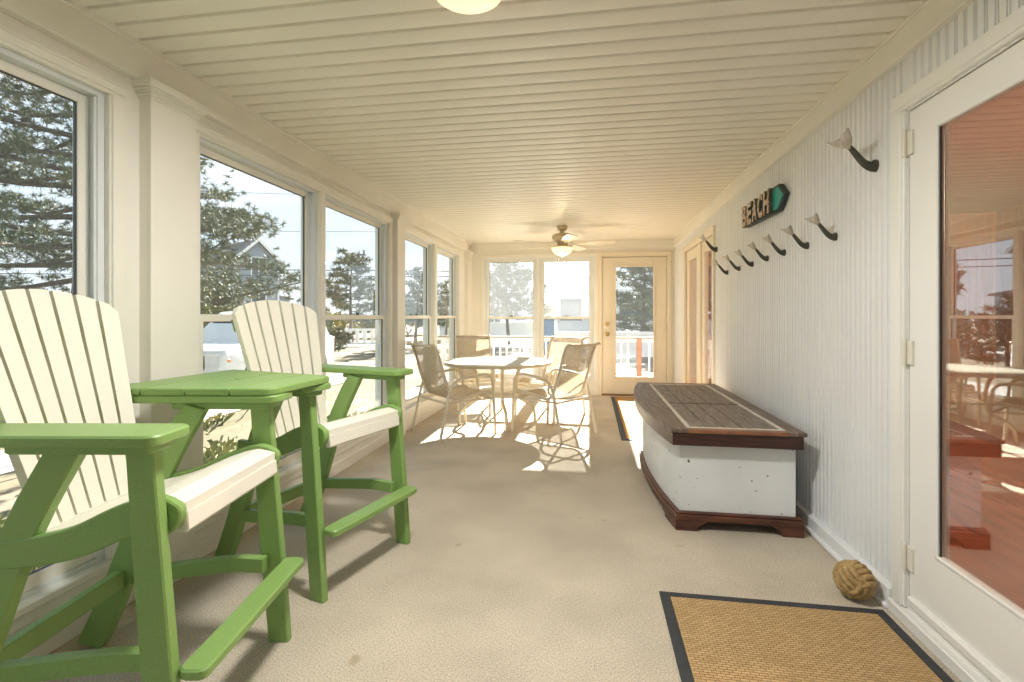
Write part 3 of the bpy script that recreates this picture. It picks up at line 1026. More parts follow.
# A: near left
fa = Vector((.426, .451)).normalized(); pa = foot_center(((-1.356 - 1.732) / 2, (4.303 + 4.712) / 2), fa)
patio_chair(pa, math.atan2(fa.y, fa.x), 'beige sling patio chair beside the window column, its back to the windows')
fb = Vector((-.535, .37)).normalized(); pb = foot_center(((-.235 + .035) / 2, (4.481 + 4.949) / 2), fb)
patio_chair(pb, math.atan2(fb.y, fb.x), 'beige sling patio chair at the near right of the round table, back to the camera')
fc = Vector((.37, -.93)).normalized(); pc = (-1.58 + fc.x * .34, 6.55 + fc.y * .34)
patio_chair(pc, math.atan2(fc.y, fc.x), 'beige sling patio chair by the far left corner, facing the camera across the table')
fd = Vector((-.53, -.85)).normalized(); pd = foot_center((-.30, 6.08), fd)
patio_chair(pd, math.atan2(fd.y, fd.x), 'beige sling patio chair half hidden behind the near right patio chair')

def patio_table():
    root = empty('patio_table', (T[0], T[1], 0))
    tag(root, 'round white-topped patio table between the beige sling chairs', 'table')
    MB().lathe([(0, .655), (.555, .655), (.560, .658), (.560, .662), (.555, .665), (0, .665)], n=64).build('tabletop', 'table_glass', root)
    MB().lathe([(.548, .636), (.572, .636), (.580, .642), (.580, .664), (.574, .669), (.5615, .669), (.5615, .6535), (.548, .6535)], n=64).build('rim', 'tan_metal', root)
    for k in range(4):
        a = rad(-67 + 90 * k)
        ca, sa = math.cos(a), math.sin(a)
        pts = [(.550, .645), (.40, .630), (.27, .60), (.225, .50), (.215, .36), (.245, .265), (.335, .205), (.395, .155), (.415, .08), (.420, .0)]
        MB().tube([(p.x * ca, p.x * sa, p.y) for p in smooth_path([(q[0], q[1], 0) for q in pts], 6)], .0165, 10).build('leg', 'tan_metal', root)
    MB().tube([(.215 * math.cos(2 * math.pi * k / 24), .215 * math.sin(2 * math.pi * k / 24), .36) for k in range(24)], .008, 8, closed=True).build('brace_ring', 'tan_metal', root)
    return root
patio_table()

# ---- bow-fronted storage chest
def chest():
    Y0, Y1 = 2.735, 4.62
    ym, half = (Y0 + Y1) / 2, (Y1 - Y0) / 2
    root = empty('storage_chest', (.8, ym, 0))
    tag(root, 'bow-fronted wooden chest with chipped white sides and dark plank lid, against the beadboard wall', 'chest')
    rel = lambda p: (p[0] - .8, p[1] - ym)
    def plan(xf, xb, inset, bulge=.095, n=28):
        """counter-clockwise outline: bowed front towards -x"""
        a, b = Y0 + inset, Y1 - inset
        pts = [(xb, a), (xb, b)]
        for k in range(n + 1):
            y = b + (a - b) * k / n
            t = (y - ym) / half
            pts.append((xf - bulge * (1 - t * t), y))
        return [rel(p) for p in pts]
    # base with bracket feet: a skirt ring, cut away between the feet
    b = MB()
    b.prism(plan(.462, 1.095, .035), .052, .085, 'z', .004)
    b.prism(plan(.470, 1.090, .042), .085, .098, 'z', .005)
    base = b.build('base', 'chest_red', root)
    def foot_board(pts2, x, y, along):      # bracket profile on one end face
        pass
    ya = Y0 + .037
    for (xa, xb, cur) in ((.4635, .60, 1), (.955, 1.0955, -1)):
        if cur == 1:
            poly = [(xa, 0), (xb - .035, 0), (xb - .028, .022), (xb - .012, .036), (xb + .02, .053), (xa, .053)]
        else:
            poly = [(xb, 0), (xb, .053), (xa - .02, .053), (xa + .012, .036), (xa + .028, .022), (xa + .035, 0)]
        MB().prism([(p[0] - .8, p[1]) for p in poly], ya - .0015 - ym, ya + .03 - ym, 'y').build('foot_bracket', 'chest_red', base)
        MB().prism([(p[0] - .8, p[1]) for p in poly], Y1 - .067 - ym, Y1 - .037 - ym, 'y', .002).build('foot_bracket', 'chest_red', base)
    f = MB()      # bowed front skirt
    n = 40
    rows_o, t = [], bmesh.new()
    for k in range(n):
        y0 = Y0 + .037 + (Y1 - Y0 - .074) * k / n; y1 = Y0 + .037 + (Y1 - Y0 - .074) * (k + 1) / n
        def fx(y):
            q = (y - ym) / half
            return .462 - .095 * (1 - q * q)
        u = min(k, n - 1 - k) / n
        zl = 0 if u < .10 else (.022 if u < .125 else (.038 if u < .15 else .050))
        poly = [rel((fx(y0), y0)), rel((fx(y0) + .03, y0)), rel((fx(y1) + .03, y1)), rel((fx(y1), y1))]
        f.prism(poly, zl, .053, 'z')
    bmesh.ops.remove_doubles(f.bm, verts=f.bm.verts, dist=1e-5)
    f.build('front_skirt', 'chest_red', base)
    MB().prism(plan(.490, 1.062, .062), .095, .468, 'z', .004).build('body', 'chipped_white', root)
    l = MB().prism(plan(.432, 1.078, .0), .465, .532, 'z', .003)
    lo = l.build('lid', 'chest_edge', root)
    # top frame boards around the two plank panels
    t = MB()
    px0, px1, py = .535, .985, (2.80, 3.545, 3.575, 4.50)
    front = [rel((px0 - .024, Y1 + .004))] + [rel((.424 - .097 * (1 - ((y - ym) / half) ** 2), y)) for y in [Y1 + .004 - (Y1 - Y0 + .012) * k / 26 for k in range(27)]] + [rel((px0 - .024, Y0 - .008))]
    t.prism(front, .532, .553, 'z', .004)
    t.prism([rel(p) for p in ((px1 + .024, Y0 - .008), (1.092, Y0 - .008), (1.092, Y1 + .004), (px1 + .024, Y1 + .004))], .532, .553, 'z', .004)
    t.build('lid_side_board', 'chest_frame', lo)
    t = MB()
    t.prism([rel(p) for p in ((px0 - .024, Y0 - .008), (px1 + .024, Y0 - .008), (px1 + .024, py[0] - .022), (px0 - .024, py[0] - .022))], .532, .552, 'z', .003)
    t.build('lid_end_board', 'chest_orange', lo)
    t = MB()
    t.prism([rel(p) for p in ((px0 - .024, py[3] + .022), (px1 + .024, py[3] + .022), (px1 + .024, Y1 + .004), (px0 - .024, Y1 + .004))], .532, .552, 'z', .003)
    t.build('lid_end_board', 'chest_orange', lo)
    for (a, b2) in ((py[0], py[1]), (py[2], py[3])):
        p = MB()
        nb = 5
        for k in range(nb):
            xa = px0 + (px1 - px0) * k / nb + .003; xb = px0 + (px1 - px0) * (k + 1) / nb - .003
            p.box(xa - .8, xb - .8, a - ym, b2 - ym, .532, .551, .002)
        p.build('lid_panel', 'chest_panel', lo)
    s = MB()
    for (xa, xb, ya2, yb2) in ((px0 - .023, px0 - .001, py[0] - .022, py[3] + .022), (px1 + .001, px1 + .023, py[0] - .022, py[3] + .022), (px0, px1, py[0] - .021, py[0] - .001), (px0, px1, py[3] + .001, py[3] + .021)):
        s.box(xa - .8, xb - .8, ya2 - ym, yb2 - ym, .532, .5545, .002)
    s.build('inlay', 'inlay_pale', lo)
    MB().box(px0 - .0 - .8, px1 - .8, py[1] + .001 - ym, py[2] - .001 - ym, .532, .5555, .003).build('lid_divider', 'chest_frame', lo)
    return root
chest()

# ---- door mats
def door_mat(x0, x1, y0, y1, bd, inner, label):
    cx, cy = (x0 + x1) / 2, (y0 + y1) / 2
    root = empty('door_mat', (cx, cy, 0))
    tag(root, label, 'mat', 'rubber-edged door mats')
    b = MB()
    X, Y = (x1 - x0) / 2, (y1 - y0) / 2
    for (a0, a1, c0, c1) in ((-X, -X + bd, -Y, Y), (X - bd, X, -Y, Y), (-X + bd, X - bd, -Y, -Y + bd), (-X + bd, X - bd, Y - bd, Y)):
        b.box(a0, a1, c0, c1, 0, .007, .0025)
    b.build('rubber_border', 'mat_border', root)
    MB().box(-X + bd, X - bd, -Y + bd, Y - bd, 0, .009, .0015).build('woven_field', inner, root)
    return root
door_mat(.282, 1.128, 1.22, 2.135, .040, 'sisal', 'large tan woven mat with black edge before the glazed door on the right')
door_mat(.285, .98, 4.69, 7.18, .052, 'sisal_orange', 'long sunlit mat with grey edge running from the end door')

# ---- rope ball doorstop (monkey's fist)
def rope_ball():
    r0, Rb = .0120, .0525
    c = (1.062, 2.215, .0835)
    m = MB()
    def rope(path):
        P = path; N = len(P)
        t = bmesh.new(); rings = []; n = 12
        prev = None; dist = 0
        for i in range(N):
            d = (P[(i + 1) % N] - P[i - 1]).normalized()
            a = (P[i].normalized() - d * P[i].normalized().dot(d)).normalized()
            b = d.cross(a)
            dist += (P[i] - P[i - 1]).length if i else 0
            tw = dist * 2 * math.pi / .05
            ring = []
            for k in range(n):
                th = 2 * math.pi * k / n
                rr = r0 * (1 + .20 * math.cos(3 * th + 3 * tw) - .05)
                ring.append(t.verts.new(P[i] + a * math.cos(th) * rr + b * math.sin(th) * rr))
            rings.append(ring)
        for i in range(N):
            A, B = rings[i], rings[(i + 1) % N]
            for k in range(n):
                t.faces.new((A[k], A[(k + 1) % n], B[(k + 1) % n], B[k]))
        bmesh.ops.recalc_face_normals(t, faces=t.faces)
        m._merge(t)
    for ax in range(3):
        for j in range(-2, 3):
            off = j * .0208
            pts = []
            for k in range(72):
                a = 2 * math.pi * k / 72
                rr = math.sqrt(max(.0006, (Rb + .004) ** 2 - (off * .86) ** 2)) * (1 + .12 * math.cos(2 * a))
                q = (rr * math.cos(a), rr * math.sin(a), off)
                pts.append(Vector((q[ax % 3], q[(ax + 1) % 3], q[(ax + 2) % 3])))
            rope(pts)
    m.lathe([(0, -.04), (.026, -.03), (.040, 0), (.026, .03), (0, .04)], n=16)
    rot = Matrix.Rotation(rad(28), 4, 'X') @ Matrix.Rotation(rad(32), 4, 'Y') @ Matrix.Rotation(rad(20), 4, 'Z')
    o = m.build('rope_knot_doorstop', 'rope', ang=60, mtx=rot)
    zmin = min(v.co.z for v in o.data.vertices)
    xmax = max(v.co.x for v in o.data.vertices)
    o.location = (min(c[0], XR - .046 - xmax), c[1], -zmin + .0005)
    tag(o, 'round tan rope knot doorstop on the carpet against the baseboard', 'doorstop')
rope_ball()

# ---- whale-tail wall hooks
def make_hook(s, parent_loc):
    root = empty('whale_tail_hook', parent_loc)
    m = MB()
    pts = smooth_path([(0, 0, -.004), (-.018, 0, -.006), (-.045, 0, .010), (-.070, 0, .040), (-.092, 0, .070), (-.112, 0, .090)], 5)
    n = len(pts)
    prof = [.0255, .0185, .0145, .0125, .0105, .0085]
    rr = []
    for i in range(n):
        t = i / (n - 1) * 5; k = min(int(t), 4)
        rr.append((prof[k] + (prof[k + 1] - prof[k]) * (t - k)) * s)
    m.tube([p * s for p in pts], rr, 14, flat=(1.1, .8), up=(0, 0, 1))
    m.build('shank', 'hook_dark', root)
    MB().lathe([(0, -.006 * s), (.018 * s, -.006 * s), (.024 * s, -.004 * s), (.026 * s, 0.004 * s), (0, .004 * s)], (-.004 * s, 0, -.004 * s), 18, axis='x').build('wall_plate', 'hook_dark', root)
    # fluke: two lobes swept out and up from the shank
    f = MB()
    for sd in (1, -1):
        out = smooth_path([(0, -.026, 0), (.014, -.018, 0), (.040, -.004, 0), (.068, .022, 0), (.092, .064, 0)], 4)
        inn = smooth_path([(0, .034, 0), (.018, .050, 0), (.042, .056, 0), (.068, .060, 0), (.092, .066, 0)], 4)
        rows = []
        for a, b in zip(out, inn):
            row = []
            for k in range(5):
                t = k / 4
                w_ = a.x + (b.x - a.x) * t; h_ = a.y + (b.y - a.y) * t
                bow = -.010 * math.sin(math.pi * t) * (1 - w_ / .1)
                row.append(Vector((-.112 - h_ * .55 + bow * .8, sd * w_, .090 + h_ * .62 + bow * .5)) * s)
            rows.append(row)
        f.sheet(rows, .007 * s * sd)
    f.build('fluke', 'hook_fluke', root)
    return root

HOOKS = [(2.295, 1.786, 1.0, 'big whale-tail hook nearest the glazed door, set above the row'),
         (4.942, 1.788, 1.0, 'big whale-tail hook beyond the beach sign, above the narrow far doors'),
         (2.638, 1.542, .78, 'small whale-tail hook at the near end of the row of seven'),
         (2.953, 1.543, .78, 'second small whale-tail hook from the near end of the row'),
         (3.280, 1.546, .78, 'third small whale-tail hook from the near end of the row'),
         (3.576, 1.544, .78, 'middle small whale-tail hook of the row of seven'),
         (3.889, 1.538, .78, 'third small whale-tail hook from the far end of the row'),
         (4.211, 1.537, .78, 'second small whale-tail hook from the far end of the row'),
         (4.562, 1.536, .78, 'small whale-tail hook at the far end of the row of seven')]
for (y, z, s, lab) in HOOKS:
    tag(make_hook(s, (XR - .001, y, z)), lab, 'hook', 'big whale-tail hooks' if s == 1 else 'row of small whale-tail hooks')

# ---- arrow sign with shell-crusted letters
def sign():
    Ya, Yt, z0, z1 = 3.955, 3.19, 1.815, 1.962
    zm_ = (z0 + z1) / 2
    root = empty('beach_sign', (XR, (Ya + Yt) / 2, zm_))
    tag(root, 'arrow-shaped BEACH sign with shell-covered letters on the beadboard wall', 'sign')
    yc = (Ya + Yt) / 2
    poly = [(Ya - yc, z0 - zm_), (Yt + .105 - yc, z0 - zm_ - .01), (Yt - yc, 0), (Yt + .105 - yc, z1 - zm_ + .01), (Ya - yc, z1 - zm_)]
    MB().prism(poly, -.034, -.001, 'x', .003).build('board', 'sign_board', root)
    face = [(Ya - yc - .012, z0 - zm_ + .012), (Yt + .108 - yc, z0 - zm_ + .006), (Yt + .020 - yc, 0), (Yt + .108 - yc, z1 - zm_ - .006), (Ya - yc - .012, z1 - zm_ - .012)]
    MB().prism(face, -.038, -.033, 'x', .001).build('face', 'sign_teal', root)
    y = Ya - .012
    for ch in 'BEACH':
        cu = bpy.data.curves.new('letter', 'FONT')
        cu.body = ch
        cu.size = .185
        cu.extrude = .010
        cu.bevel_depth = .004
        cu.bevel_resolution = 2
        cu.offset = .004
        tmp = bpy.data.objects.new('letter', cu)
        sc.collection.objects.link(tmp)
        dg = bpy.context.evaluated_depsgraph_get()
        me = bpy.data.meshes.new_from_object(tmp.evaluated_get(dg))
        bpy.data.objects.remove(tmp); bpy.data.curves.remove(cu)
        xs = [v.co.x for v in me.vertices]; ys = [v.co.y for v in me.vertices]
        x0, x1, q0, q1 = min(xs), max(xs), min(ys), max(ys)
        W, H = .098, .156
        for v in me.vertices:
            gx = (v.co.x - x0) / (x1 - x0) * W; gy = (v.co.y - q0) / (q1 - q0) * H
            v.co = Vector((-.050 - v.co.z, (y - yc) - gx, gy - H / 2))
        me.materials.clear(); me.materials.append(MATS['shell_crust']); me.materials.append(MATS['sign_edge'])
        for p_ in me.polygons:
            p_.material_index = 0 if p_.normal.x < -.5 else 1
        o = bpy.data.objects.new('letter', me); sc.collection.objects.link(o); o.parent = root
        # little shells stuck on the front
        shells = MB()
        rr = random.Random(ord(ch))
        polys = [p for p in me.polygons if p.normal.x < -.7]
        for _ in range(16):
            p = rr.choice(polys)
            cs = [me.vertices[i].co for i in p.vertices]
            ws = [rr.random() for _ in cs]; sw = sum(ws)
            c = sum((q * w_ for q, w_ in zip(cs, ws)), Vector()) / sw
            t = bmesh.new()
            bmesh.ops.create_icosphere(t, subdivisions=1, radius=1)
            a = rr.uniform(.003, .005)
            bmesh.ops.transform(t, matrix=Matrix.Translation(c) @ Matrix.Rotation(rr.uniform(0, 3), 4, 'X') @ Matrix.Diagonal((a * .8, a * 1.2, a * .8, 1)), verts=t.verts)
            shells._merge(t)
        shells.build('shell_crust', 'shell_crust', o, ang=80)
        y -= .1165
sign()

# ---- ceiling fan with light bowl
def ceiling_fan(x, y):
    root = empty('ceiling_fan', (x, y, ZC))
    tag(root, 'cream ceiling fan with a lit bowl light above the patio table', 'fan')
    MB().lathe([(0, 0.004), (.062, 0.004), (.064, -.012), (.058, -.045), (.040, -.062), (.022, -.066), (0, -.066)], n=32).build('canopy', 'fan_body', root)
    MB().lathe([(0, -.06), (.026, -.06), (.030, -.085), (.085, -.095), (.120, -.112), (.128, -.140), (.118, -.168), (.080, -.186), (.062, -.196), (0, -.196)], n=36).build('motor_housing', 'fan_body', root)
    MB().lathe([(0, -.19), (.066, -.19), (.070, -.205), (.062, -.235), (.085, -.248), (.128, -.256), (.130, -.266), (0, -.266)], n=36).build('light_kit', 'fan_body', root)
    b = MB().lathe([(0, -.2665), (.120, -.2665), (.128, -.270), (.124, -.292), (.106, -.322), (.075, -.345), (.038, -.358), (0, -.361)], n=36)
    b.build('light_bowl', 'lamp_bowl', root)
    MB().lathe([(0, -.358), (.008, -.358), (.010, -.366), (.006, -.374), (0, -.376)], n=14).build('finial', 'fan_body', root)
    for k in range(5):
        a = rad(-4 + 72 * k)
        mt = Matrix.Rotation(a, 4, 'Z')
        pitch = Matrix.Translation((0, 0, -.215)) @ Matrix.Rotation(rad(-9), 4, 'X')
        pts = []
        out = []
        L0, L1 = .20, .60
        for j in range(9):
            t = j / 8
            out.append((L0 + (L1 - L0) * t, .050 + .022 * math.sin(math.pi * min(1, t * .62 + .1))))
        tip = [(L1 + .045 * math.cos(rad(b2)), out[-1][1] * math.sin(rad(b2))) for b2 in (70, 45, 20, 0, -20, -45, -70)]
        poly = out + tip + [(q[0], -q[1]) for q in out[::-1]]
        bl = MB().prism(poly, -.004, .004, 'z', .0015)
        bl.build('blade', 'fan_blade', root, mtx=mt @ pitch)
        br = MB()
        br.tube(smooth_path([(.06, 0, .022), (.12, 0, .010), (.18, 0, -.006), (.26, 0, -.007)], 4), .010, 8, flat=(.5, 1.6))
        br.prism(rounded_rect(.20, .30, -.028, .028, .02, 4), -.010, -.0045, 'z', .002)
        br.build('blade_bracket', 'fan_body', root, mtx=mt @ pitch)
    for (dx, dy, L) in ((.03, -.06, .17), (-.02, -.062, .14)):
        ch = MB().tube([(dx, dy, -.262), (dx * 1.9, dy * 1.9, -.268), (dx * 2.1, dy * 2.1, -.30), (dx * 2.1, dy * 2.1, -.27 - L)], .0016, 6)
        ch.lathe([(0, -.27 - L - .03), (.006, -.27 - L - .026), (.007, -.27 - L - .01), (.002, -.27 - L), (0, -.27 - L)], (dx * 2.1, dy * 2.1, 0), 10)
        ch.build('pull_chain', 'fan_body', root)
    lt = bpy.data.lights.new('fan_lamp', 'POINT')
    lt.energy = FAN_W; lt.color = (1, .80, .52); lt.shadow_soft_size = .03
    lo = bpy.data.objects.new('fan_lamp', lt); sc.collection.objects.link(lo)
    lo.location = (x, y, ZC - .40)
    return root
ceiling_fan(-.34, 6.06)

def dome_light(x, y, label):
    root = empty('dome_light', (x, y, ZC))
    tag(root, label, 'light', 'dome ceiling lights')
    MB().lathe([(0, .006), (.142, .006), (.147, -.002), (.145, -.020), (.136, -.028), (0, -.028)], n=48).build('rim', 'white_trim', root)
    MB().lathe([(0, -.0285), (.130, -.0285), (.128, -.044), (.110, -.072), (.078, -.092), (.040, -.101), (0, -.103)], n=48).build('bowl', 'dome_bowl', root)
    lt = bpy.data.lights.new('dome_lamp', 'AREA')
    lt.shape = 'DISK'; lt.size = .24
    lt.energy = DOME_W; lt.color = (1, .97, .93); lt.spread = rad(180)
    lo = bpy.data.objects.new('dome_lamp', lt); sc.collection.objects.link(lo)
    lo.location = (x, y, ZC - .112)
    return root
dome_light(-.385, 1.535, 'round dome ceiling light cut by the top edge of the picture')

# added fill light, out of view, brightening the room beyond the right-hand doors
lt = bpy.data.lights.new('inner_room_fill', 'POINT'); lt.energy = 170; lt.color = (1, .82, .62); lt.shadow_soft_size = .10
lo = bpy.data.objects.new('inner_room_fill', lt); sc.collection.objects.link(lo); lo.location = (4.6, 2.9, 2.1)

# ---- floor register by the near chair
def floor_vent():
    root = empty('floor_vent', (-1.752, 1.66, 0))
    tag(root, 'small slotted floor vent behind the near tall chair', 'vent')
    m = MB()
    m.box(-.05, .05, -.085, .085, 0, .004, .0015)
    for k in range(6):
        y = -.068 + k * .027
        m.box(-.040, .040, y - .005, y + .005, .003, .006, .001)
    m.build('grille', 'vent_plate', root)
floor_vent()
# ================================================================== OUTSIDE
def WXY(u, D):
    """ground position seen at picture column u at depth D"""
    a = (u - CAM_CX) / CAM_F
    s, c = math.sin(YAW), math.cos(YAW)
    return ((a * c - s) * D, (a * s + c) * D)

def ground():
    m = MB()
    m.box(-120, 80, -40, 140, GROUND - .3, GROUND)
    return m.build('ground', 'dry_ground')
struct(ground(), 'pale dry grass and sand around the porch')
struct(MB().box(XL - .13, XR + .14, YN - .1, YF + .13, GROUND - .1, -.1).build('foundation', 'foundation'))
# concrete strip by the porch and a pale road further out
m = MB()
m.box(-7.3, -6.2, -10, 22, GROUND, GROUND + .02)
m.box(-40, 40, 25.5, 28.5, GROUND, GROUND + .015)
struct(m.build('path', 'concrete_pale'), 'pale concrete path and road')

# deck beyond the end door
m = MB()
for k in range(22):
    m.box(-3.2, 4.2, 7.48 + k * .14, 7.48 + k * .14 + .132, -.19, -.15, .004)
m.box(-3.2, 4.2, 7.47, 10.56, GROUND, -.19)
struct(m.build('deck', 'deck_board'), 'weathered board deck outside the end door')

def railing():
    root = empty('deck_railing', (0, 10.4, -.15))
    tag(root, 'white baluster railing with a brown top board along the outer edge of the deck', 'railing')
    MB().box(-3.2, 4.2, -.055, .055, .845, .878, .006).build('top_board', 'deck_board', root)
    MB().box(-3.2, 4.2, -.022, .022, .775, .845, .004).build('upper_rail', 'white_vinyl', root)
    MB().box(-3.2, 4.2, -.022, .022, .08, .14, .004).build('lower_rail', 'white_vinyl', root)
    for x in (-3.15, -1.35, 4.15):
        MB().box(x - .05, x + .05, -.05, .05, 0, .845, .004).build('post', 'white_vinyl', root)
    MB().box(.93, 1.03, -.05, .05, 0, .845, .004).build('post', 'brown_post', root)
    x = -3.02
    while x < 4.1:
        if not (-1.45 < x < -1.25 or .88 < x < 1.08):
            MB().box(x - .019, x + .019, -.016, .016, .13, .785, .003).build('baluster', 'white_vinyl', root)
        x += .14
    return root
railing()

# ---- vegetation
def needles(V, F, c, rnd, n, ln, wd, up=.25):
    for _ in range(n):
        d = Vector((rnd.gauss(0, 1), rnd.gauss(0, 1), rnd.gauss(up, .8)))
        if d.length < 1e-3: continue
        d.normalize()
        s = d.cross(Vector((rnd.gauss(0, 1), rnd.gauss(0, 1), rnd.gauss(0, 1))))
        if s.length < 1e-3: continue
        s = s.normalized() * wd * .5
        l = ln * rnd.uniform(.6, 1.15)
        i = len(V)
        V.append(tuple(c - s)); V.append(tuple(c + s)); V.append(tuple(c + d * l + s * .5)); V.append(tuple(c + d * l - s * .5))
        F.append((i, i + 1, i + 2, i + 3))

def pine(u, D, height, crown, label, seed, nb=40, tufts=22, nn=16, ln=.17, wd=.022, low=.18, lean=(0, 0)):
    rnd = random.Random(seed)
    x, y = WXY(u, D)
    root = empty('pine_tree', (x, y, GROUND))
    tag(root, label, 'tree', 'pines around the porch')
    tr = [Vector((lean[0] * t + .12 * math.sin(3 * t + seed), lean[1] * t + .1 * math.cos(2.3 * t + seed) - .1 * math.cos(seed), height * t)) for t in [k / 10 for k in range(11)]]
    MB().tube(tr, [max(.02, height * .024 * (1 - .9 * k / 10)) for k in range(11)], 10).build('trunk', 'bark', root)
    br = MB()
    V, F = [], []
    for b in range(nb):
        t = low + (1 - low) * (b + rnd.random()) / nb
        p = tr[min(9, int(t * 10))].lerp(tr[min(10, int(t * 10) + 1)], t * 10 - int(t * 10))
        a = b * 2.4 + rnd.uniform(-.5, .5)
        L = crown * (1.08 - .75 * max(0, (t - low) / (1 - low)) ** 1.4) * rnd.uniform(.65, 1.1)
        rise = rnd.uniform(-.02, .22)
        q = [p, p + Vector((math.cos(a) * L * .5, math.sin(a) * L * .5, L * .06 * rnd.uniform(-1, 1))), p + Vector((math.cos(a) * L, math.sin(a) * L, L * rise))]
        P = smooth_path(q, 5)
        br.tube(P, [max(.008, height * .006 * (1 - .85 * i / (len(P) - 1))) for i in range(len(P))], 6)
        nt_ = max(5, int(tufts * (L / crown)))
        for k in range(nt_):
            f = .28 + .74 * (k + rnd.random()) / nt_
            i = min(len(P) - 2, int(f * (len(P) - 1)))
            c = P[i].lerp(P[i + 1], min(1, f * (len(P) - 1) - i))
            w_ = crown * .16 * (.5 + math.sin(math.pi * min(1, f)) * .8)
            c = c + Vector((rnd.gauss(0, w_ * .6), rnd.gauss(0, w_ * .6), rnd.uniform(-.02, .12) * crown * .5))
            needles(V, F, c, rnd, nn, ln, wd)
    br.build('branches', 'bark', root)
    raw_mesh('foliage', V, F, 'pine_needles', root)
    return root

pine(84, 8.4, 8.4, 3.4, 'large dark pine filling the window nearest the camera, layered branches', 11, nb=66, tufts=210, nn=24, ln=.095, wd=.012, low=.22)
pine(352, 30, 5.6, 2.0, 'open-crowned pine on the horizon seen over the far tall chair arm', 3, nb=26, tufts=20, nn=18, ln=.30, wd=.055, low=.35)
pine(417, 27, 4.2, 1.7, 'small pine seen through the third pair of side windows', 5, nb=24, tufts=18, nn=16, ln=.28, wd=.05, low=.3)
pine(446, 37, 4.2, 2.0, 'low broad pine seen through the side window next to the far corner', 6, nb=24, tufts=18, nn=16, ln=.30, wd=.055, low=.2)
pine(508, 30, 5.0, 2.5, 'spreading pine on a short bare trunk seen through the left end window', 9, nb=34, tufts=24, nn=18, ln=.30, wd=.045, low=.34)
pine(642, 24, 5.2, 2.0, 'dense pine behind the deck railing, seen through the end door', 12, nb=40, tufts=26, nn=18, ln=.26, wd=.045, low=.10)
pine(312, 20, 2.4, 1.0, 'low young pine to the right of the gabled grey house', 13, nb=22, tufts=18, nn=16, ln=.20, wd=.035, low=.1)

def shrub(u, D, w, h, m, label, seed, n=900, ln=.22, wd=.10, grp='shrubs along the edge of the yard'):
    rnd = random.Random(seed)
    x, y = WXY(u, D)
    root = empty('shrub', (x, y, GROUND))
    tag(root, label, 'shrub', grp)
    st = MB()
    for k in range(5):
        a = k * 1.26 + rnd.random()
        st.tube(smooth_path([(0, 0, 0), (math.cos(a) * w * .12, math.sin(a) * w * .12, h * .3), (math.cos(a) * w * .3, math.sin(a) * w * .3, h * .7)], 3), [.04, .035, .03, .025, .02, .018, .015], 6)
    st.build('stems', 'bark', root)
    V, F = [], []
    blobs = [(Vector((rnd.uniform(-.33, .33) * w, rnd.uniform(-.33, .33) * w, h * rnd.uniform(.30, .72))), rnd.uniform(.20, .32)) for _ in range(9)]
    for k in range(n):
        b, r = rnd.choice(blobs)
        d = Vector((rnd.gauss(0, 1), rnd.gauss(0, 1), rnd.gauss(0, 1))).normalized() * r * (rnd.random() ** .35)
        c = b + Vector((d.x * w, d.y * w, d.z * h * .95))
        c.z = max(.02, c.z)
        needles(V, F, c, rnd, 3, ln, wd, 0)
    raw_mesh('foliage', V, F, m, root)
    return root

SH = [(118, 21, 3.6, 2.6, 'yellow_leaves', 'yellow-green shrub far left of the white car'),
      (210, 17.5, 4.6, 3.5, 'olive_leaves', 'broad olive-green shrub behind the white car, below the gabled grey house'),
      (288, 28, 3.8, 2.2, 'pine_needles', 'grey-green shrub between the low young pine and the yellow shrubs'),
      (326, 35, 4.2, 2.3, 'yellow_leaves', 'yellow shrub under the open-crowned pine'),
      (378, 39, 4.5, 2.6, 'dark_leaves', 'dark shrub right of the yellow shrub, under the open-crowned pine'),
      (334, 27, 1.7, .95, 'dark_leaves', 'low dark shrub beside the white picket panel'),
      (408, 46, 5.0, 2.6, 'dark_leaves', 'dark shrub behind the small pine'),
      (474, 45, 5.0, 2.6, 'pine_needles', 'grey-green shrub behind the low broad pine'),
      (40, 13, 3.4, 2.2, 'yellow_leaves', 'yellow shrub under the large dark pine'),
      (-75, 13, 3.2, 2.0, 'yellow_leaves', 'yellow shrub left of the large dark pine'),
      (547, 39.3, 1.6, 3.0, 'yellow_leaves', 'thin reddish-yellow shrub beside the blue shed')]
for i, (u, D, w_, h_, m_, lab) in enumerate(SH):
    shrub(u, D, w_, h_, m_, lab, 30 + i, n=1100 if D < 20 else 700, ln=.10 + .005 * D, wd=.05 + .002 * D)

def weeds():
    rnd = random.Random(5)
    V, F = [], []
    for _ in range(5200):
        x = XL - .25 - abs(rnd.gauss(0, 1.7)); y = rnd.uniform(-2.5, 7.5)
        if x < -6.1: continue
        if mnoise.noise(Vector((x * .9, y * .9, 0))) < -.12: continue
        c = Vector((x, y, GROUND))
        for _k in range(3):
            h = rnd.uniform(.06, .20)
            d = Vector((rnd.gauss(0, .4), rnd.gauss(0, .4), 1)).normalized()
            s = Vector((rnd.gauss(0, 1), rnd.gauss(0, 1), 0)).normalized() * rnd.uniform(.006, .016)
            i = len(V)
            V.extend([tuple(c - s), tuple(c + s), tuple(c + d * h + s * 1.2 + Vector((d.x, d.y, 0)) * .1), tuple(c + d * h - s)])
            F.append((i, i + 1, i + 2, i + 3))
    o = raw_mesh('weeds', V, F, 'weed_green')
    tag(o, 'yellow-green weeds growing in the sandy ground below the side windows', 'weeds', None, 'stuff')
weeds()

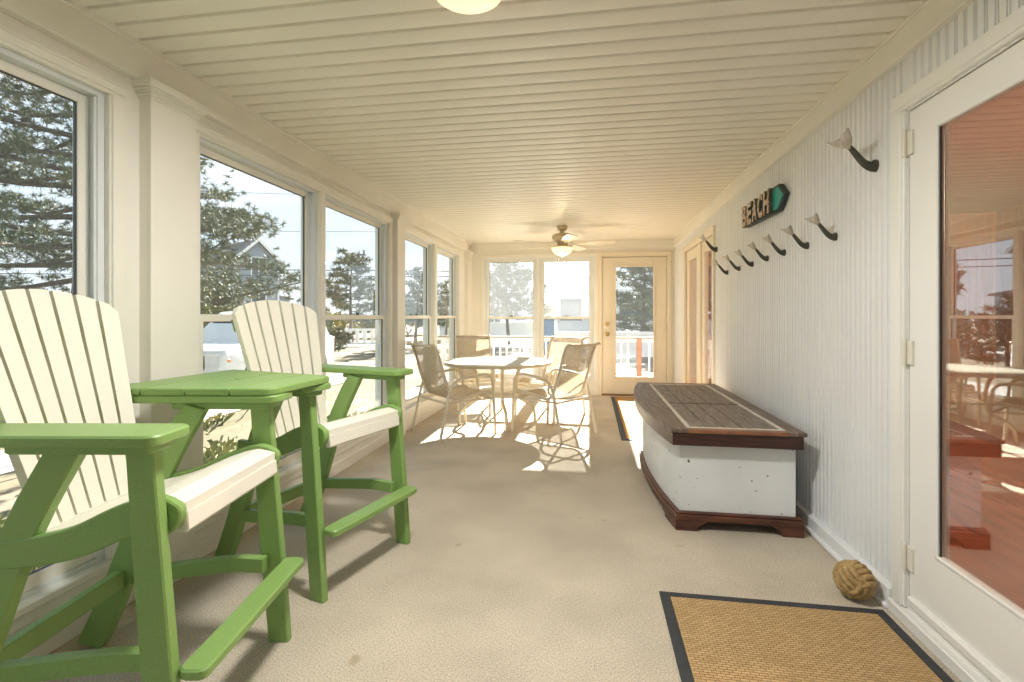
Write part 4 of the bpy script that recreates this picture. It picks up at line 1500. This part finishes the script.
# ---- houses
def window_on(root, x0, x1, z0, z1, y, fm='white_vinyl', muntin=True):
    """window in a wall facing local -y"""
    f = MB()
    b = .09
    f.box(x0, x0 + b, y - .06, y + .02, z0, z1); f.box(x1 - b, x1, y - .06, y + .02, z0, z1)
    f.box(x0, x1, y - .06, y + .02, z0, z0 + b); f.box(x0, x1, y - .06, y + .02, z1 - b, z1)
    if muntin:
        f.box((x0 + x1) / 2 - .04, (x0 + x1) / 2 + .04, y - .05, y + .02, z0, z1)
    fo = f.build('window', fm, root)
    MB().box(x0 + b * .5, x1 - b * .5, y - .025, y - .005, z0 + b * .5, z1 - b * .5).build('pane', 'house_glass', fo)

def gable_house():
    D = 45
    x, y = WXY(257, D)
    ang = math.atan2(-y, -x) + math.pi / 2 + rad(24)
    root = empty('gabled_house', (x, y, GROUND), ang)
    tag(root, 'tall grey-blue gabled house with a white-trimmed window, behind the pines', 'house')
    w, L, he, hp = 1.95, 9.0, 6.85, 8.70
    b = MB()
    b.prism([(-w, 0), (w, 0), (w, he), (0, hp - .12), (-w, he)], 0, L, 'y')
    b.build('wall', 'grey_siding', root)
    r = MB()
    for s in (1, -1):
        r.prism([(0, hp - .13), (s * (w + .35), he - .40), (s * (w + .35), he - .22), (0, hp + .07)], -.35, L + .3, 'y')
    r.build('roof', 'roof_shingle', root)
    t = MB()
    for s in (1, -1):
        t.prism([(0, hp - .22), (s * (w + .37), he - .52), (s * (w + .37), he - .20), (0, hp + .09)], -.42, -.35, 'y')
        t.box(s * w - .08, s * w + .08, -.04, .1, 0, he - .15)
    t.build('gable_trim', 'white_vinyl', root)
    window_on(root, -.55, .85, 5.35, 7.1, 0)
    window_on(root, -.55, .85, 2.2, 3.9, 0)
    # lower wing with a porch roof at the right-hand side
    MB().box(w, w + 2.2, 2.2, L, 0, 3.6).build('wing', 'grey_siding', root)
    MB().prism([(w - .05, 3.55), (w + 2.5, 3.35), (w + 2.5, 3.5), (w - .05, 3.95)], 1.9, L + .2, 'y').build('wing_roof', 'roof_shingle', root)
gable_house()

def balcony_house():
    x, y = WXY(553, 30)
    root = empty('balcony_house', (x, y, GROUND), rad(2))
    tag(root, 'pale flat-roofed house with a roof balcony seen through the right end window', 'house')
    W_, H = 9.5, 3.15
    MB().box(0, W_, 0, 7, 0, H).build('wall', 'white_siding', root)
    MB().box(-.25, W_ + .25, -.25, 7.2, H, H + .16).build('roof_deck', 'white_vinyl', root)
    for k in range(5):
        window_on(root, .35 + k * 1.75, .35 + k * 1.75 + 1.45, 1.35, 2.85, 0, muntin=False)
    r = MB()
    r.box(-.15, W_ + .15, -.18, -.12, H + .80, H + .88)
    r.box(-.15, W_ + .15, -.17, -.13, H + .22, H + .27)
    k = -.1
    while k < W_ + .15:
        r.box(k - .02, k + .02, -.165, -.135, H + .16, H + .82)
        k += .16
    for k in range(6):
        r.box(k * 1.9 - .06, k * 1.9 + .06, -.21, -.09, H + .14, H + .98)
    r.build('balcony_railing', 'white_vinyl', root)
balcony_house()

def shed():
    x, y = WXY(543, 25)
    root = empty('shed', (x, y, GROUND), rad(2))
    tag(root, 'small blue clapboard shed to the left of the pale house', 'shed')
    s = MB()
    s.box(0, .56, 0, 2, 0, 1.55)
    k = .06
    while k < 1.5:
        s.box(-.015, .575, -.02, 0, k, k + .13)
        k += .15
    s.build('wall', 'shed_blue', root)
    MB().prism([(-.12, 1.53), (.28, 1.78), (.68, 1.53), (.68, 1.60), (.28, 1.86), (-.12, 1.60)], -.15, 2.1, 'y').build('roof', 'white_vinyl', root)
    MB().box(.565, .70, -.03, .08, 0, 1.55).build('corner_post', 'white_vinyl', root)
shed()

def white_fence(name, u0, u1, D0, D1, h, label, z0=.06, solid=True, pitch=.3):
    a, b = WXY(u0, D0), WXY(u1, D1)
    L = math.hypot(b[0] - a[0], b[1] - a[1])
    root = empty(name, (a[0], a[1], GROUND), math.atan2(b[1] - a[1], b[0] - a[0]))
    tag(root, label, 'fence')
    m = MB()
    if solid:
        m.box(0, L, -.02, .02, z0, h - .1)
        m.build('board_panel', 'white_vinyl', root)
    else:
        k = pitch / 2
        while k < L:
            m.box(k - .10, k + .10, -.02, .02, z0, h - .1)
            k += pitch
        m.build('pickets', 'white_vinyl', root)
    r = MB()
    r.box(0, L, -.05, .05, h - .13, h); r.box(0, L, -.04, .04, z0, z0 + .12)
    r.build('rail', 'white_vinyl', root)
    n = max(1, int(L / 2.4))
    for k in range(n + 1):
        x = L * k / n
        MB().box(x - .06, x + .06, -.06, .06, 0, h + .06).build('post', 'white_vinyl', root)
white_fence('board_fence', 556, 700, 20, 20, 1.08, 'low white board fence in front of the pale house')
white_fence('board_fence', 440, 540, 42, 42, 1.2, 'long white board fence far behind the spreading pine')
white_fence('picket_fence', 346, 383, 29, 29, .98, 'short white picket panel standing by the low dark shrub', pitch=.44, solid=False)

# ---- pickup truck parked outside the side windows
def truck():
    x, y = WXY(180, 9.6)
    root = empty('car', (x, y, GROUND), math.atan2(-math.cos(YAW), math.sin(YAW)) - rad(6))
    tag(root, 'white high-bonneted car parked outside, seen above the green linking table', 'car')
    # local: +x forward, the front bumper at x=0
    hw = .95
    def loft(secs, name, m, par):
        """secs: (x, half width, z0, z1, corner)"""
        t = bmesh.new(); rings = []
        for (xx, w_, za, zb, r) in secs:
            ring = []
            for (cy, cz, a0) in ((w_ - r, zb - r, 0), (-w_ + r, zb - r, 90), (-w_ + r * .5, za + r * .5, 180), (w_ - r * .5, za + r * .5, 270)):
                rr = r if a0 < 180 else r * .5
                for k in range(4):
                    a = rad(a0 + 30 * k)
                    ring.append(t.verts.new((xx, cy + rr * math.cos(a), cz + rr * math.sin(a))))
            rings.append(ring)
        for A, B in zip(rings, rings[1:]):
            for k in range(len(A)):
                t.faces.new((A[k], A[(k + 1) % len(A)], B[(k + 1) % len(A)], B[k]))
        t.faces.new(rings[0]); t.faces.new(rings[-1])
        bmesh.ops.recalc_face_normals(t, faces=t.faces)
        mb = MB(); mb._merge(t)
        return mb.build(name, m, par)
    body = loft([(0, .80, .46, .98, .12), (-.10, .91, .42, 1.04, .13), (-.5, hw, .40, 1.10, .12), (-1.45, hw, .38, 1.16, .10), (-3.45, hw, .38, 1.18, .08), (-4.45, hw, .42, 1.16, .08), (-4.62, .88, .48, 1.10, .08)], 'body', 'car_white', root)
    cab = loft([(-1.30, .84, 1.10, 1.16, .03), (-2.05, .74, 1.10, 1.80, .10), (-2.9, .74, 1.10, 1.84, .10), (-3.9, .73, 1.10, 1.80, .10), (-4.25, .74, 1.10, 1.70, .10), (-4.52, .80, 1.10, 1.20, .04)], 'cab', 'car_white', root)
    g = MB()
    for s in (1, -1):
        g.prism([(-1.66, 1.22), (-2.16, 1.68), (-2.62, 1.72), (-2.62, 1.22)], s * .775 - .05, s * .775 + .05, 'y')
        g.prism([(-2.72, 1.22), (-2.72, 1.72), (-4.0, 1.66), (-4.26, 1.22)], s * .775 - .05, s * .775 + .05, 'y')
    t = bmesh.new()
    vs_ = [t.verts.new(p) for p in ((-1.36, -.70, 1.19), (-1.36, .70, 1.19), (-1.96, .62, 1.735), (-1.96, -.62, 1.735))]
    t.faces.new(vs_)
    bmesh.ops.solidify(t, geom=t.faces[:], thickness=-.05)
    g._merge(t)
    g.build('window_glass', 'car_glass', cab)
    MB().box(-.06, .05, -.86, .86, .40, .60, .03).build('front_bumper', 'chrome', root)
    q = MB()
    q.box(-.06, .012, -.52, .52, .66, .94, .02)
    for k in range(4):
        q.box(-.02, .024, -.50, .50, .69 + k * .065, .705 + k * .065)
    q.build('radiator_grille', 'car_dark', root)
    for s in (1, -1):
        MB().box(-.20, .005, *sorted((s * .56, s * .86)), .70, .95, .03).build('headlight', 'headlamp', root)
        MB().box(-.20, -.10, *sorted((s * .84, s * .925)), .80, .88, .015).build('marker_light', 'amber', root)
        MB().box(-.02, .055, *sorted((s * .55, s * .78)), .46, .56, .012).build('fog_light', 'car_dark', root)
        MB().box(-1.75, -1.55, *sorted((s * .93, s * 1.14)), 1.20, 1.38, .03).build('wing_mirror', 'car_white', root)
        for wx in (-.98, -3.62):
            ar = MB()
            ar.lathe([(0, s * .80), (.46, s * .80), (.46, s * .962), (.44, s * .966), (0, s * .962)], (wx, 0, .40), 28, axis='y')
            ar.build('wheel_arch', 'car_dark', root)
            wl = MB()
            wl.lathe([(0, s * .72), (.36, s * .72), (.395, s * .75), (.395, s * .93), (.36, s * .975), (.25, s * .975), (.25, s * .95), (0, s * .95)], (wx, 0, .395), 32, axis='y')
            w0 = wl.build('wheel', 'tyre', root)
            hb = MB()
            hb.lathe([(0, s * .94), (.235, s * .94), (.24, s * .972), (.21, s * .965), (.07, s * .955), (.06, s * .985), (0, s * .985)], (wx, 0, .395), 28, axis='y')
            for k in range(6):
                mt = Matrix.Translation((wx, 0, .395)) @ Matrix.Rotation(rad(60 * k), 4, 'Y')
                hb.box(.05, .225, min(s * .955, s * .978), max(s * .955, s * .978), -.03, .03, .004, mtx=mt)
            hb.build('rim', 'chrome', w0)
    for s in (1, -1):
        MB().box(-4.66, -4.56, *sorted((s * .70, s * .90)), .85, 1.12, .02).build('tail_light', 'brown_post', root)
    MB().box(-4.72, -4.58, -.85, .85, .46, .62, .03).build('rear_bumper', 'chrome', root)
truck()

# ---- overhead cables and their poles
PA, PB = WXY(-420, 40), WXY(900, 40)
def pole(p, label):
    root = empty('utility_pole', (p[0], p[1], GROUND))
    tag(root, label, 'utility pole')
    MB().lathe([(0, 0), (.16, 0), (.11, 9.0), (0, 9.02)], n=14).build('post', 'pole_wood', root)
    MB().box(-.06, .06, -1.1, 1.1, 8.2, 8.34, .01).build('crossarm', 'pole_wood', root)
pole(PA, 'wooden utility pole off to the left carrying the cables')
pole(PB, 'wooden utility pole off to the right carrying the cables')
def cable(D, v0, v1, r, label, sag=.3):
    pts = []
    a = WXY(-420, D); b = WXY(900, D)
    za = CAM_H + (CAM_HY - v0) * D / CAM_F; zb = CAM_H + (CAM_HY - v1) * D / CAM_F
    for k in range(25):
        t = k / 24
        pts.append((a[0] + (b[0] - a[0]) * t, a[1] + (b[1] - a[1]) * t, za + (zb - za) * t + sag * ((2 * t - 1) ** 2)))
    tag(MB().tube(pts, r, 6).build('overhead_cable', 'cable'), label, 'cable', 'overhead cables')
cable(40, 263, 276, .030, 'upper of the two close overhead cables crossing the grey house', .25)
cable(40, 271, 280, .030, 'lower of the two close overhead cables crossing the grey house', .25)
cable(39.8, 226, 236, .016, 'thin faint overhead cable high above the grey house roof', .3)
cable(40.2, 170, 215, .016, 'thin faint overhead cable topmost in the sky', .3)
